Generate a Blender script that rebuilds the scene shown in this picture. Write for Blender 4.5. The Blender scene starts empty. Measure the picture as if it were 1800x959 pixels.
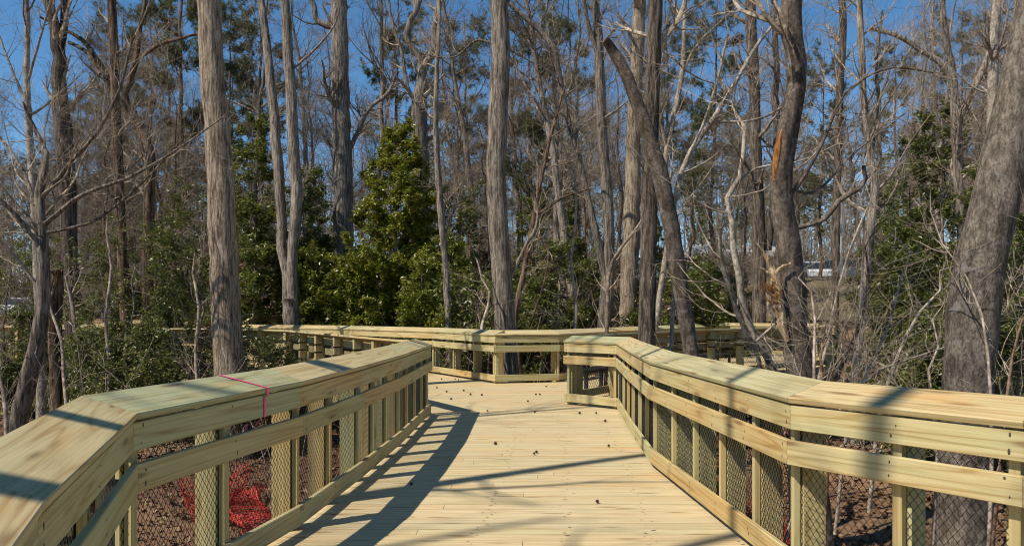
import bpy, math, numpy as np
from mathutils import Vector, Matrix

sc = bpy.context.scene
R = math.radians
COL = sc.collection

# ------------------------------------------------------------------ camera, sky, sun, exposure
F, CX, HY, EYE = 1400.0, 900.0, 548.0, 1.56        # focal length and horizon in pixels of the 1800 px photograph, eye height
cam = bpy.data.cameras.new('camera'); cam_o = bpy.data.objects.new('camera', cam); COL.objects.link(cam_o)
cam_o.location = (0, 0, EYE); cam_o.rotation_euler = (R(90), 0, 0)
cam.sensor_width = 36; cam.lens = 28; cam.shift_y = 68.5 / 1800; cam.clip_end = 3000; cam.clip_start = .05
sc.camera = cam_o
SUN_EL, SUN_X, SUN_Y = R(52), -.84, -.54           # sun stands behind the camera to the left
w = bpy.data.worlds.new('World'); sc.world = w; w.use_nodes = True
nt = w.node_tree
sky = nt.nodes.new('ShaderNodeTexSky'); sky.sky_type = 'NISHITA'; sky.sun_disc = False
sky.sun_elevation = SUN_EL; sky.sun_rotation = math.atan2(SUN_X, SUN_Y)
sky.air_density = .75; sky.dust_density = .0; sky.ozone_density = 1.4; sky.altitude = 100
hs = nt.nodes.new('ShaderNodeHueSaturation'); hs.inputs['Saturation'].default_value = 1.24; hs.inputs['Hue'].default_value = .494; nt.links.new(sky.outputs[0], hs.inputs['Color']); nt.links.new(hs.outputs[0], nt.nodes['Background'].inputs[0]); nt.nodes['Background'].inputs[1].default_value = .115
sl = bpy.data.lights.new('sun', 'SUN'); sl.energy = 5.0; sl.angle = R(.53); sl.color = (1, .93, .82)
so = bpy.data.objects.new('sun', sl); COL.objects.link(so)
so.rotation_euler = Vector((SUN_X*math.cos(SUN_EL), SUN_Y*math.cos(SUN_EL), math.sin(SUN_EL))).to_track_quat('Z', 'Y').to_euler()
sc.view_settings.view_transform = 'Standard'; sc.view_settings.look = 'None'
sc.view_settings.gamma = 1; sc.view_settings.exposure = 0.3; sc.view_settings.use_curve_mapping = False
sc.cycles.filter_width = 1.15; sc.cycles.max_bounces = 4; sc.cycles.diffuse_bounces = 3; sc.cycles.glossy_bounces = 2; sc.cycles.transmission_bounces = 2; sc.cycles.transparent_max_bounces = 4

# ------------------------------------------------------------------ helpers
def rng(s): return np.random.default_rng(s)
def P(px, py, Y): return np.array([(px-CX)/F*Y, Y, EYE+(HY-py)/F*Y])

def mesh_np(name, V, faces):
    """faces: list of (n,k) int arrays"""
    me = bpy.data.meshes.new(name)
    V = np.asarray(V, np.float32)
    me.vertices.add(len(V)); me.vertices.foreach_set('co', V.ravel())
    faces = [np.asarray(f, np.int32) for f in faces if len(f)]
    nl = sum(f.size for f in faces); npoly = sum(len(f) for f in faces)
    me.loops.add(nl); me.polygons.add(npoly)
    me.loops.foreach_set('vertex_index', np.concatenate([f.ravel() for f in faces]))
    tot = np.concatenate([np.full(len(f), f.shape[1], np.int32) for f in faces])
    st = np.concatenate([[0], np.cumsum(tot)[:-1]]).astype(np.int32)
    me.polygons.foreach_set('loop_start', st)
    me.polygons.foreach_set('use_smooth', np.zeros(npoly, bool))
    me.update(calc_edges=True); me.validate()
    return me

class MB:
    def __init__(s): s.V = []; s.Fs = {}; s.n = 0
    def add(s, V, *faces):
        V = np.asarray(V, float)
        for f in faces:
            f = np.asarray(f)
            if f.size: s.Fs.setdefault(f.shape[1], []).append(f + s.n)
        s.V.append(V); s.n += len(V)
    def tube(s, pts, r, sides=4, cap=False):
        s.add(*tubes(np.asarray(pts, float)[None], np.asarray(r, float)[None], sides))
        if cap:
            k = len(pts)
            s.Fs.setdefault(sides, []).append(np.array([[s.n - sides + i for i in range(sides)]]))
    def box(s, c, d, rz=0):
        c = np.asarray(c, float); d = np.asarray(d, float)/2
        q = np.array([[x, y, z] for x in (-1, 1) for y in (-1, 1) for z in (-1, 1)])*d
        ca, sa = math.cos(rz), math.sin(rz)
        q = np.stack([q[:, 0]*ca-q[:, 1]*sa, q[:, 0]*sa+q[:, 1]*ca, q[:, 2]], 1)+c
        s.add(q, BOXF)
    def loft(s, sections):
        """list of equal-length rings, closed ends"""
        k = len(sections[0]); V = np.concatenate([np.asarray(a, float) for a in sections]); f = []
        for a in range(len(sections)-1):
            for i in range(k):
                j = (i+1) % k; f.append([a*k+i, a*k+j, a*k+k+j, a*k+k+i])
        s.add(V, f)
        b = s.n-len(V)
        s.Fs.setdefault(k, []).append(np.array([[b+i for i in reversed(range(k))], [b+len(V)-k+i for i in range(k)]]))
    def mesh(s, name): return mesh_np(name, np.concatenate(s.V), [np.concatenate(a) for a in s.Fs.values()])

BOXF = np.array([[0, 1, 3, 2], [4, 6, 7, 5], [0, 4, 5, 1], [2, 3, 7, 6], [0, 2, 6, 4], [1, 5, 7, 3]])

def tubes(pts, r, S):
    N, K, _ = pts.shape
    t = np.gradient(pts, axis=1); t /= np.linalg.norm(t, axis=2, keepdims=True)+1e-9
    tm = t.mean(1, keepdims=True); tm = np.abs(tm)
    ref = np.where(tm[..., 2:3] < .72*np.linalg.norm(tm, axis=2, keepdims=True)+1e-6, np.array([[[.06, .04, 1.]]]), np.array([[[1., .05, .03]]]))
    u = np.cross(t, np.broadcast_to(ref, t.shape)); u /= np.linalg.norm(u, axis=2, keepdims=True)+1e-9
    v = np.cross(t, u)
    a = np.arange(S)/S*2*np.pi
    V = pts[:, :, None]+r[:, :, None, None]*(np.cos(a)[None, None, :, None]*u[:, :, None]+np.sin(a)[None, None, :, None]*v[:, :, None])
    idx = np.arange(N*K*S).reshape(N, K, S)
    a0 = idx[:, :-1]; a1 = np.roll(a0, -1, 2); b0 = idx[:, 1:]; b1 = np.roll(b0, -1, 2)
    return V.reshape(-1, 3), np.stack([a0, b0, b1, a1], -1).reshape(-1, 4)

def link(name, me, mat=None, parent=None, loc=None):
    o = bpy.data.objects.new(name, me); COL.objects.link(o)
    if mat and me: me.materials.append(mat)
    if parent: o.parent = parent
    if loc is not None: o.location = loc
    return o
def smooth(me):
    me.polygons.foreach_set('use_smooth', np.ones(len(me.polygons), bool)); return me
def thing(name, label, cat, loc=(0, 0, 0), rz=0, group=None):
    o = bpy.data.objects.new(name, None); COL.objects.link(o); o.location = loc; o.rotation_euler = (0, 0, rz); o.empty_display_size = .2
    tag(o, label, cat, group); return o
def tag(o, label=None, cat=None, group=None, kind=None):
    if label: o['label'] = label
    if cat: o['category'] = cat
    if group: o['group'] = group
    if kind: o['kind'] = kind
    return o
def copy_tree(o, parent=None):
    c = o.copy(); COL.objects.link(c); c.parent = parent
    for ch in list(o.children): copy_tree(ch, c)
    return c

# ------------------------------------------------------------------ materials
def new_mat(name):
    m = bpy.data.materials.new(name); m.use_nodes = True
    n = m.node_tree.nodes; l = m.node_tree.links
    return m, n, l, n['Principled BSDF']
def node(n, typ, **kw):
    x = n.new(typ)
    for k, v in kw.items():
        if k.startswith('i_'): x.inputs[int(k[2:]) if k[2:].isdigit() else k[2:]].default_value = v
        else: setattr(x, k, v)
    return x
def ramp(n, stops, interp='LINEAR'):
    x = n.new('ShaderNodeValToRGB'); x.color_ramp.interpolation = interp
    e = x.color_ramp.elements
    while len(e) < len(stops): e.new(.5)
    for el, (p, c) in zip(e, stops): el.position = p; el.color = (*c, 1) if len(c) == 3 else c
    return x
def mix(n, l, a, b, fac, blend='MIX'):
    x = n.new('ShaderNodeMix'); x.data_type = 'RGBA'; x.blend_type = blend
    for s, v in ((0, fac), (6, a), (7, b)):
        if hasattr(v, 'is_linked') or isinstance(v, bpy.types.NodeSocket): l.new(v, x.inputs[s])
        else: x.inputs[s].default_value = v if s == 0 else (*v, 1)
    return x.outputs[2]
def mapped(n, l, scale, src='Object', rand=True):
    tc = n.new('ShaderNodeTexCoord'); mp = n.new('ShaderNodeMapping'); mp.inputs['Scale'].default_value = scale
    l.new(tc.outputs[src], mp.inputs[0])
    if rand:
        oi = n.new('ShaderNodeObjectInfo'); mu = node(n, 'ShaderNodeVectorMath', operation='SCALE'); mu.inputs[0].default_value = (37.3, 91.7, 53.1)
        l.new(oi.outputs['Random'], mu.inputs['Scale']); l.new(mu.outputs[0], mp.inputs['Location'])
    return mp.outputs[0]

def wood(name, pale, tan, tints, green=.35, rough=.62, dirt=.25, axis=0):
    m, n, l, b = new_mat(name)
    sc3 = lambda a, c: (a, c, c) if axis == 0 else (c, c, a)
    v = mapped(n, l, sc3(.2, 6))
    big = node(n, 'ShaderNodeTexNoise', i_Scale=1.0, i_Detail=2.0, i_Roughness=.5, i_Distortion=.25); l.new(v, big.inputs['Vector'])
    mul = node(n, 'ShaderNodeMath', operation='MULTIPLY'); mul.inputs[1].default_value = 11; l.new(big.outputs[0], mul.inputs[0])
    fr = node(n, 'ShaderNodeMath', operation='PINGPONG'); fr.inputs[1].default_value = .5; l.new(mul.outputs[0], fr.inputs[0])
    gr = ramp(n, [(0, (1, 1, 1)), (.45, (.85, .85, .85)), (.8, (.55, .55, .55)), (.93, (0, 0, 0)), (1, (.1, .1, .1))])
    m2 = node(n, 'ShaderNodeMath', operation='MULTIPLY'); m2.inputs[1].default_value = 2; l.new(fr.outputs[0], m2.inputs[0]); l.new(m2.outputs[0], gr.inputs[0])
    fine = node(n, 'ShaderNodeTexNoise', i_Scale=1.0, i_Detail=5.0, i_Roughness=.65); l.new(mapped(n, l, sc3(1.6, 75)), fine.inputs['Vector'])
    blot = node(n, 'ShaderNodeTexNoise', i_Scale=1.0, i_Detail=3.0); l.new(mapped(n, l, sc3(1.0, 6)), blot.inputs['Vector'])
    oi = n.new('ShaderNodeObjectInfo')
    tint = ramp(n, tints); l.new(oi.outputs['Random'], tint.inputs[0])
    c = mix(n, l, tan, pale, gr.outputs[0])
    fr2 = ramp(n, [(.3, (.72, .70, .64)), (.55, (1, 1, 1)), (.8, (1.06, 1.04, 1.0))]); l.new(fine.outputs[0], fr2.inputs[0])
    c = mix(n, l, c, fr2.outputs[0], 1.0, 'MULTIPLY')
    c = mix(n, l, c, tint.outputs[0], 1.0, 'MULTIPLY')
    gb = ramp(n, [(.42, (0, 0, 0)), (.72, (1, 1, 1))]); l.new(blot.outputs[0], gb.inputs[0])
    gm = node(n, 'ShaderNodeMath', operation='MULTIPLY'); gm.inputs[1].default_value = green; l.new(gb.outputs[0], gm.inputs[0])
    c = mix(n, l, c, (.40, .46, .27), gm.outputs[0])
    ob = ramp(n, [(.27, (1, 1, 1)), (.4, (0, 0, 0))]); l.new(blot.outputs[0], ob.inputs[0])
    om = node(n, 'ShaderNodeMath', operation='MULTIPLY'); om.inputs[1].default_value = dirt; l.new(ob.outputs[0], om.inputs[0])
    c = mix(n, l, c, (.50, .27, .085), om.outputs[0])
    # knots
    vo = node(n, 'ShaderNodeTexVoronoi', i_Scale=1.0); l.new(mapped(n, l, sc3(1.5, 9)), vo.inputs['Vector'])
    kr = ramp(n, [(.0, (1, 1, 1)), (.11, (.8, .8, .8)), (.16, (.3, .3, .3)), (.22, (0, 0, 0))]); l.new(vo.outputs['Distance'], kr.inputs[0])
    km = node(n, 'ShaderNodeMath', operation='MULTIPLY'); km.inputs[1].default_value = .75; l.new(kr.outputs[0], km.inputs[0])
    c = mix(n, l, c, (.13, .06, .02), km.outputs[0])
    l.new(c, b.inputs['Base Color']); b.inputs['Roughness'].default_value = rough; b.inputs['Specular IOR Level'].default_value = .25
    bp = node(n, 'ShaderNodeBump', i_Strength=.25, i_Distance=.004); l.new(fine.outputs[0], bp.inputs['Height']); l.new(bp.outputs[0], b.inputs['Normal'])
    return m
TINT = [(0, (1, .96, .86)), (.2, (.86, .95, .84)), (.4, (1.0, .90, .74)), (.58, (.76, .90, .80)), (.78, (1.02, .97, .84)), (1, (.95, .82, .6))]
M = {}
M['rail'] = wood('rail_pine', (.55, .445, .25), (.39, .265, .115), TINT)
M['cap'] = wood('cap_pine', (.51, .43, .27), (.385, .28, .14), TINT, green=.2, dirt=.45)
M['deck'] = wood('deck_pine', (.58, .475, .305), (.49, .37, .205), [(0, (1, .98, .92)), (.22, (.88, .89, .82)), (.45, (1.04, .95, .82)), (.65, (.92, .95, .85)), (.85, (1.03, 1.0, .92)), (1, (.95, .84, .68))], green=.14, dirt=.6)
M['post'] = wood('post_pine', (.53, .435, .24), (.43, .31, .14), TINT, green=.3, axis=2)

def plain(name, col, rough=.6, metal=0, spec=.5):
    m, n, l, b = new_mat(name)
    no = node(n, 'ShaderNodeTexNoise', i_Scale=6.0, i_Detail=4.0); l.new(mapped(n, l, (1, 1, 1)), no.inputs['Vector'])
    r_ = ramp(n, [(.3, tuple(c*.82 for c in col)), (.7, tuple(min(1, c*1.12) for c in col))]); l.new(no.outputs[0], r_.inputs[0])
    l.new(r_.outputs[0], b.inputs['Base Color']); b.inputs['Roughness'].default_value = rough; b.inputs['Metallic'].default_value = metal
    b.inputs['Specular IOR Level'].default_value = spec
    return m
M['vinyl'] = plain('black_vinyl', (.010, .010, .010), .75, 0, .12)
M['black'] = plain('black_metal', (.015, .015, .017), .4)
M['pink'] = plain('pink_tape', (.9, .08, .28), .45)
M['orange'] = plain('orange_net', (.42, .026, .01), .6)
M['white'] = plain('white_paint', (.75, .75, .73), .5)
M['asphalt'] = plain('asphalt', (.06, .06, .062), .9)
M['tyre'] = plain('tyre_rubber', (.02, .02, .02), .8)
M['rim'] = plain('wheel_alloy', (.5, .5, .52), .3, .8)
M['glass'] = plain('car_glass', (.02, .025, .03), .08)
M['lamp'] = plain('lamp_lens', (.75, .75, .72), .15)
M['tail'] = plain('tail_lens', (.5, .02, .02), .2)
M['brick'] = plain('brick_wall', (.30, .13, .085), .9)
M['roof'] = plain('pale_roof', (.5, .5, .5), .6)
M['galv'] = plain('galvanised', (.62, .63, .64), .4, .3)
M['blue'] = plain('blue_fabric', (.02, .05, .6), .6)

def bark(name, c1, c2, c3, ridge=(9, 9, 1.1), bump=.6, lichen=None, spec=.15):
    m, n, l, b = new_mat(name)
    a = node(n, 'ShaderNodeTexNoise', i_Scale=1.6, i_Detail=6.0, i_Roughness=.62); l.new(mapped(n, l, ridge), a.inputs['Vector'])
    f = node(n, 'ShaderNodeTexNoise', i_Scale=2.5, i_Detail=7.0, i_Roughness=.7); l.new(mapped(n, l, (ridge[0]*2.2, ridge[1]*2.2, ridge[2]*3)), f.inputs['Vector'])
    big = node(n, 'ShaderNodeTexNoise', i_Scale=.9, i_Detail=3.0); l.new(mapped(n, l, (1, 1, .6)), big.inputs['Vector'])
    r1 = ramp(n, [(.40, c1), (.5, c2), (.60, c3)]); l.new(a.outputs[0], r1.inputs[0])
    r2 = ramp(n, [(.38, (.5, .48, .46)), (.6, (1.2, 1.18, 1.15))]); l.new(f.outputs[0], r2.inputs[0])
    r3 = ramp(n, [(.3, (.72, .7, .66)), (.7, (1.12, 1.1, 1.08))]); l.new(big.outputs[0], r3.inputs[0])
    c = mix(n, l, r1.outputs[0], r2.outputs[0], 1.0, 'MULTIPLY'); c = mix(n, l, c, r3.outputs[0], 1.0, 'MULTIPLY')
    oi = n.new('ShaderNodeObjectInfo'); r4 = ramp(n, [(0, (.78, .76, .74)), (.5, (1, .98, .95)), (1, (1.12, 1.1, 1.1))]); l.new(oi.outputs['Random'], r4.inputs[0])
    c = mix(n, l, c, r4.outputs[0], 1.0, 'MULTIPLY')
    if lichen:
        li = node(n, 'ShaderNodeTexNoise', i_Scale=2.2, i_Detail=2.5, i_Roughness=.45); l.new(mapped(n, l, (2.6, 2.6, 3.4)), li.inputs['Vector'])
        lr = ramp(n, [(.655, (0, 0, 0)), (.675, (.5, .5, .5))]); l.new(li.outputs[0], lr.inputs[0])
        c = mix(n, l, c, lichen, lr.outputs[0])
    l.new(c, b.inputs['Base Color']); b.inputs['Roughness'].default_value = .9; b.inputs['Specular IOR Level'].default_value = spec
    ad = node(n, 'ShaderNodeMath', operation='ADD'); l.new(a.outputs[0], ad.inputs[0]); l.new(f.outputs[0], ad.inputs[1])
    bp = node(n, 'ShaderNodeBump', i_Strength=bump, i_Distance=.03); l.new(ad.outputs[0], bp.inputs['Height']); l.new(bp.outputs[0], b.inputs['Normal'])
    return m
M['oak'] = bark('ridged_tan_bark', (.14, .108, .08), (.34, .275, .21), (.47, .395, .31), (14, 14, 1.3), 1.0)
M['greybark'] = bark('grey_bark', (.10, .086, .073), (.25, .218, .185), (.39, .345, .295), (13, 13, 1.3), .9)
M['smooth'] = bark('smooth_grey_bark', (.10, .085, .072), (.17, .145, .123), (.235, .204, .175), (9, 9, 3.0), .7, (.25, .22, .195))
M['smooth_dark'] = bark('smooth_dark_bark', (.085, .068, .055), (.155, .127, .105), (.22, .185, .155), (6, 6, 2.6), .4, (.24, .22, .20))
M['dark'] = bark('dark_bark', (.045, .036, .03), (.12, .098, .08), (.20, .17, .14), (12, 12, 1.5), .8)
M['brown'] = bark('brown_bark', (.06, .04, .028), (.16, .11, .075), (.26, .19, .13), (10, 10, 1.4), .8)
M['pale'] = bark('pale_bark', (.22, .19, .16), (.36, .32, .27), (.46, .42, .36), (5, 5, 3), .3)
M['twig'] = bark('twig_bark', (.20, .165, .13), (.34, .285, .225), (.47, .405, .33), (3, 3, 3), .1)
M['twig_dark'] = bark('dark_twig_bark', (.12, .095, .073), (.22, .18, .14), (.32, .27, .215), (3, 3, 3), .1)
M['twig_red'] = bark('reddish_twig_bark', (.12, .07, .05), (.19, .12, .085), (.26, .17, .12), (3, 3, 3), .1)
M['splinter'] = bark('split_heartwood', (.42, .28, .13), (.62, .46, .27), (.74, .6, .4), (26, 26, 2), .8)
M['scar'] = bark('fresh_bark_scar', (.24, .085, .02), (.46, .19, .045), (.58, .31, .11), (22, 22, 2), .8)

def leafmat(name, stops, rough=.38, trans=.33, spec=.5):
    m, n, l, b = new_mat(name)
    g = n.new('ShaderNodeNewGeometry'); r_ = ramp(n, stops); l.new(g.outputs['Random Per Island'], r_.inputs[0])
    oi = n.new('ShaderNodeObjectInfo'); r4 = ramp(n, [(0, (.75, .8, .75)), (1, (1.15, 1.1, 1.0))]); l.new(oi.outputs['Random'], r4.inputs[0])
    c = mix(n, l, r_.outputs[0], r4.outputs[0], 1.0, 'MULTIPLY')
    l.new(c, b.inputs['Base Color']); b.inputs['Roughness'].default_value = rough; b.inputs['Specular IOR Level'].default_value = spec
    t = n.new('ShaderNodeBsdfTranslucent'); l.new(c, t.inputs[0]); ms = n.new('ShaderNodeMixShader'); ms.inputs[0].default_value = trans
    l.new(b.outputs[0], ms.inputs[1]); l.new(t.outputs[0], ms.inputs[2]); l.new(ms.outputs[0], n['Material Output'].inputs[0])
    return m
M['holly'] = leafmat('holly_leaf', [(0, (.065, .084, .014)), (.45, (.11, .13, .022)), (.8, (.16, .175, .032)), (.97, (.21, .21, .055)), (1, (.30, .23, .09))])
M['holly_bright'] = leafmat('sunlit_tint_holly_leaf', [(0, (.10, .125, .010)), (.45, (.17, .19, .016)), (.85, (.22, .232, .024)), (1, (.29, .26, .06))])  # holly leaf with its colour raised so these crowns read as sunlit
M['needle'] = leafmat('pine_needle', [(0, (.06, .075, .025)), (.5, (.10, .115, .04)), (.9, (.14, .145, .055)), (1, (.22, .17, .07))], .6, .35)
M['litter'] = leafmat('fallen_leaf', [(0, (.06, .03, .018)), (.4, (.14, .07, .04)), (.75, (.22, .12, .07)), (.95, (.32, .21, .13)), (1, (.4, .3, .2))], .8, .1, .15)
M['drybrown'] = leafmat('withered_leaf', [(0, (.2, .10, .05)), (1, (.36, .2, .1))], .8, .3, .15)

def ground_mat():
    m, n, l, b = new_mat('leaf_litter_ground')
    tc = n.new('ShaderNodeTexCoord')
    a = node(n, 'ShaderNodeTexNoise', i_Scale=9.0, i_Detail=8.0, i_Roughness=.72); l.new(tc.outputs['Object'], a.inputs['Vector'])
    v = node(n, 'ShaderNodeTexVoronoi', i_Scale=14.0); l.new(tc.outputs['Object'], v.inputs['Vector'])
    big = node(n, 'ShaderNodeTexNoise', i_Scale=.22, i_Detail=4.0); l.new(tc.outputs['Object'], big.inputs['Vector'])
    r1 = ramp(n, [(.3, (.035, .02, .013)), (.5, (.12, .066, .040)), (.72, (.24, .145, .085))]); l.new(a.outputs[0], r1.inputs[0])
    hs = mix(n, l, r1.outputs[0], v.outputs['Color'], .12, 'OVERLAY')
    r2 = ramp(n, [(.45, (0, 0, 0)), (.62, (1, 1, 1))]); l.new(big.outputs[0], r2.inputs[0])
    c = mix(n, l, hs, (.34, .22, .12), r2.outputs[0])
    f2 = node(n, 'ShaderNodeMath', operation='MULTIPLY'); f2.inputs[1].default_value = .55; l.new(r2.outputs[0], f2.inputs[0])
    c = mix(n, l, hs, (.33, .21, .115), f2.outputs[0])
    l.new(c, b.inputs['Base Color']); b.inputs['Roughness'].default_value = .95; b.inputs['Specular IOR Level'].default_value = .1
    bp = node(n, 'ShaderNodeBump', i_Strength=.8, i_Distance=.05); l.new(a.outputs[0], bp.inputs['Height']); l.new(bp.outputs[0], b.inputs['Normal'])
    return m
M['ground'] = ground_mat()
M['grass'] = plain('winter_grass', (.115, .088, .042), .95)

# ------------------------------------------------------------------ ground
def sstep(a, b, x): t = np.clip((x-a)/(b-a), 0, 1); return t*t*(3-2*t)
def gz(x, y):
    x = np.asarray(x, float); y = np.asarray(y, float)
    top = 1.1+2.7*sstep(-28, -9, x)
    z = -1.15+(top+1.15)*sstep(24, 54, y)+.035*np.clip(y-95, 0, 400)
    z = z+.10*np.sin(x*.7+1.3)*np.cos(y*.53)+.06*np.sin(x*1.9+y*1.3)*(y < 52)-.25*np.exp(-((y-9-.3*x)/5)**2)
    return np.where(y > 54, z-(.10*np.sin(x*.7+1.3)*np.cos(y*.53))*sstep(54, 56, y), z)
gx = np.concatenate([[-900, -300, -120, -70], np.arange(-50, 50.1, .8), [70, 120, 300, 900]])
gy = np.concatenate([[-600, -100, -40], np.arange(-16, 100, .8), [120, 160, 250, 500, 1500]])
X, Yg = np.meshgrid(gx, gy); nx, ny = len(gx), len(gy)
ii = np.arange(nx*ny).reshape(ny, nx)
me = smooth(mesh_np('ground', np.stack([X.ravel(), Yg.ravel(), gz(X, Yg).ravel()], 1), [np.stack([ii[:-1, :-1], ii[:-1, 1:], ii[1:, 1:], ii[1:, :-1]], -1).reshape(-1, 4)]))
tag(link('ground', me, M['ground']), kind='structure')
# parking area and a strip of winter grass on the bank
def sheet(name, x0, x1, y0, y1, dz, mat, step=2.0):
    xs = np.arange(x0, x1+.01, step); ys = np.arange(y0, y1+.01, step); A, B = np.meshgrid(xs, ys); i = np.arange(A.size).reshape(A.shape)
    # never dip under the ground between samples
    o = link(name, smooth(mesh_np(name, np.stack([A.ravel(), B.ravel(), gz(A, B).ravel()+dz], 1), [np.stack([i[:-1, :-1], i[:-1, 1:], i[1:, 1:], i[1:, :-1]], -1).reshape(-1, 4)])), mat)
    return tag(o, kind='structure')
sheet('parking_lot', -46, 58, 57, 82, .05, M['asphalt'])
sheet('grass_bank', 12, 34, 38, 54, .07, M['grass'], .8)

# ------------------------------------------------------------------ boardwalk
LEFT = [(-.35, -.1), (-.62, .6), (-1.24, 2.085), (-1.83, 3.85), (-1.50, 5.65), (-1.37, 7.3), (-1.27, 9.2), (-1.22, 12.0)]
NLFT = [(-1.26, 12.12), (-2.70, 14.7), (-4.0, 17.1), (-5.35, 19.5), (-7.2, 21.2), (-9.6, 21.9), (-12.8, 22.1)]
RIGHT = [(3.6, 1.7), (2.30, 3.57), (1.60, 4.58), (1.39, 8.0), (1.50, 10.2), (1.67, 12.75), (.88, 13.5)]
NRGT = [(.98, 13.75), (2.6, 16.2), (4.6, 19.0), (6.6, 21.0), (9.0, 22.9)]
FARR = [(-.37, 17.35), (1.05, 17.75), (3.75, 22.2), (7.9, 29.0), (10.6, 27.6)]
FARL = [(-.37, 17.35), (-2.0, 20.2), (-5.3, 23.6), (-8.9, 25.6)]
TILT = math.tan(R(19))

def offs(poly, o, side):
    """poly offset by o to the outward side (side=+1: outward is to the left of travel), mitred"""
    p = np.array([q[:2] for q in poly], float); z = np.array([q[2] if len(q) > 2 else 0 for q in poly])
    d = np.diff(p, axis=0); d /= np.linalg.norm(d, axis=1, keepdims=True)
    nrm = np.stack([-d[:, 1], d[:, 0]], 1)*side
    mm = np.zeros_like(p); mm[0] = nrm[0]; mm[-1] = nrm[-1]
    for i in range(1, len(p)-1):
        s = nrm[i-1]+nrm[i]; mm[i] = s/(s@nrm[i])
    return np.column_stack([p+mm*o, z])

def subdivide(poly, maxlen, ph=0.0):
    out = [tuple(poly[0])]
    for a, b in zip(poly[:-1], poly[1:]):
        a = np.array(a, float); b = np.array(b, float); L = np.linalg.norm((b-a)[:2])
        if L > maxlen*1.15:
            k = int(math.ceil(L/maxlen))
            for i in range(1, k): out.append(tuple(a+(b-a)*((i-ph)/k)))
        out.append(tuple(b))
    return out

def board(name, poly, i, side, prof, mat, parent, cut=.0015, off=None):
    """a mitred board along segment i; prof = [(offset, z)...] ring"""
    rings = [offs(poly, o, side) for o, _ in prof]
    A = np.array([[r[i][0], r[i][1], r[i][2]+z] for r, (o, z) in zip(rings, prof)])
    B = np.array([[r[i+1][0], r[i+1][1], r[i+1][2]+z] for r, (o, z) in zip(rings, prof)])
    d = (B-A).mean(0); d /= np.linalg.norm(d)
    A = A+d*cut; B = B-d*cut
    c = A.mean(0); yv = np.cross([0, 0, 1], d); yv /= np.linalg.norm(yv); zv = np.cross(d, yv)
    Rm = np.stack([d, yv, zv], 0)
    mb = MB(); mb.loft([(A-c)@Rm.T, (B-c)@Rm.T])
    o = link(name, mb.mesh(name), mat, parent)
    m4 = Matrix.Identity(4)
    for r in range(3):
        for q in range(3): m4[r][q] = Rm[q][r]
        m4[r][3] = c[r]
    o.matrix_local = (off @ m4) if off else m4
    return o

def rect(o0, o1, z0, z1, ch=.004):
    return [(o0+ch, z0), (o1-ch, z0), (o1, z0+ch), (o1, z1-ch), (o1-ch, z1), (o0+ch, z1), (o0, z1-ch), (o0, z0+ch)]
def cap_prof():
    c, s = math.cos(math.atan(TILT)), math.sin(math.atan(TILT)); W, T, ch = .275, .038, .005
    q = rect(0, W, -T, 0, ch)
    return [(-.022+u*c-v*s, 1.07+u*s+v*c) for u, v in q]
def cap_under(o): return 1.07-.038/math.cos(math.atan(TILT))+(o+.022)*TILT-.004

def zig_mesh(L, z0, z1, p, hz, r):
    """chain-link: zigzag wires woven side by side, in the plane y=0"""
    n = max(1, int(L/p)); k = int((z1-z0)/(hz/2))+1
    u = (np.arange(n)+.5)*L/n; zz = z0+np.arange(k)*hz/2
    s = np.where(np.arange(k) % 2 == 0, 1, -1)
    pts = np.zeros((n, k, 3)); pts[:, :, 0] = u[:, None]+s[None]*np.where(np.arange(n) % 2, 1, -1)[:, None]*(L/n/2)*1.04; pts[:, :, 1] = .0018*s[None]*np.where(np.arange(n) % 2, 1, -1)[:, None]; pts[:, :, 2] = zz[None]
    V, f = tubes(pts, np.full((n, k), r), 3)
    return V, f

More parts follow.
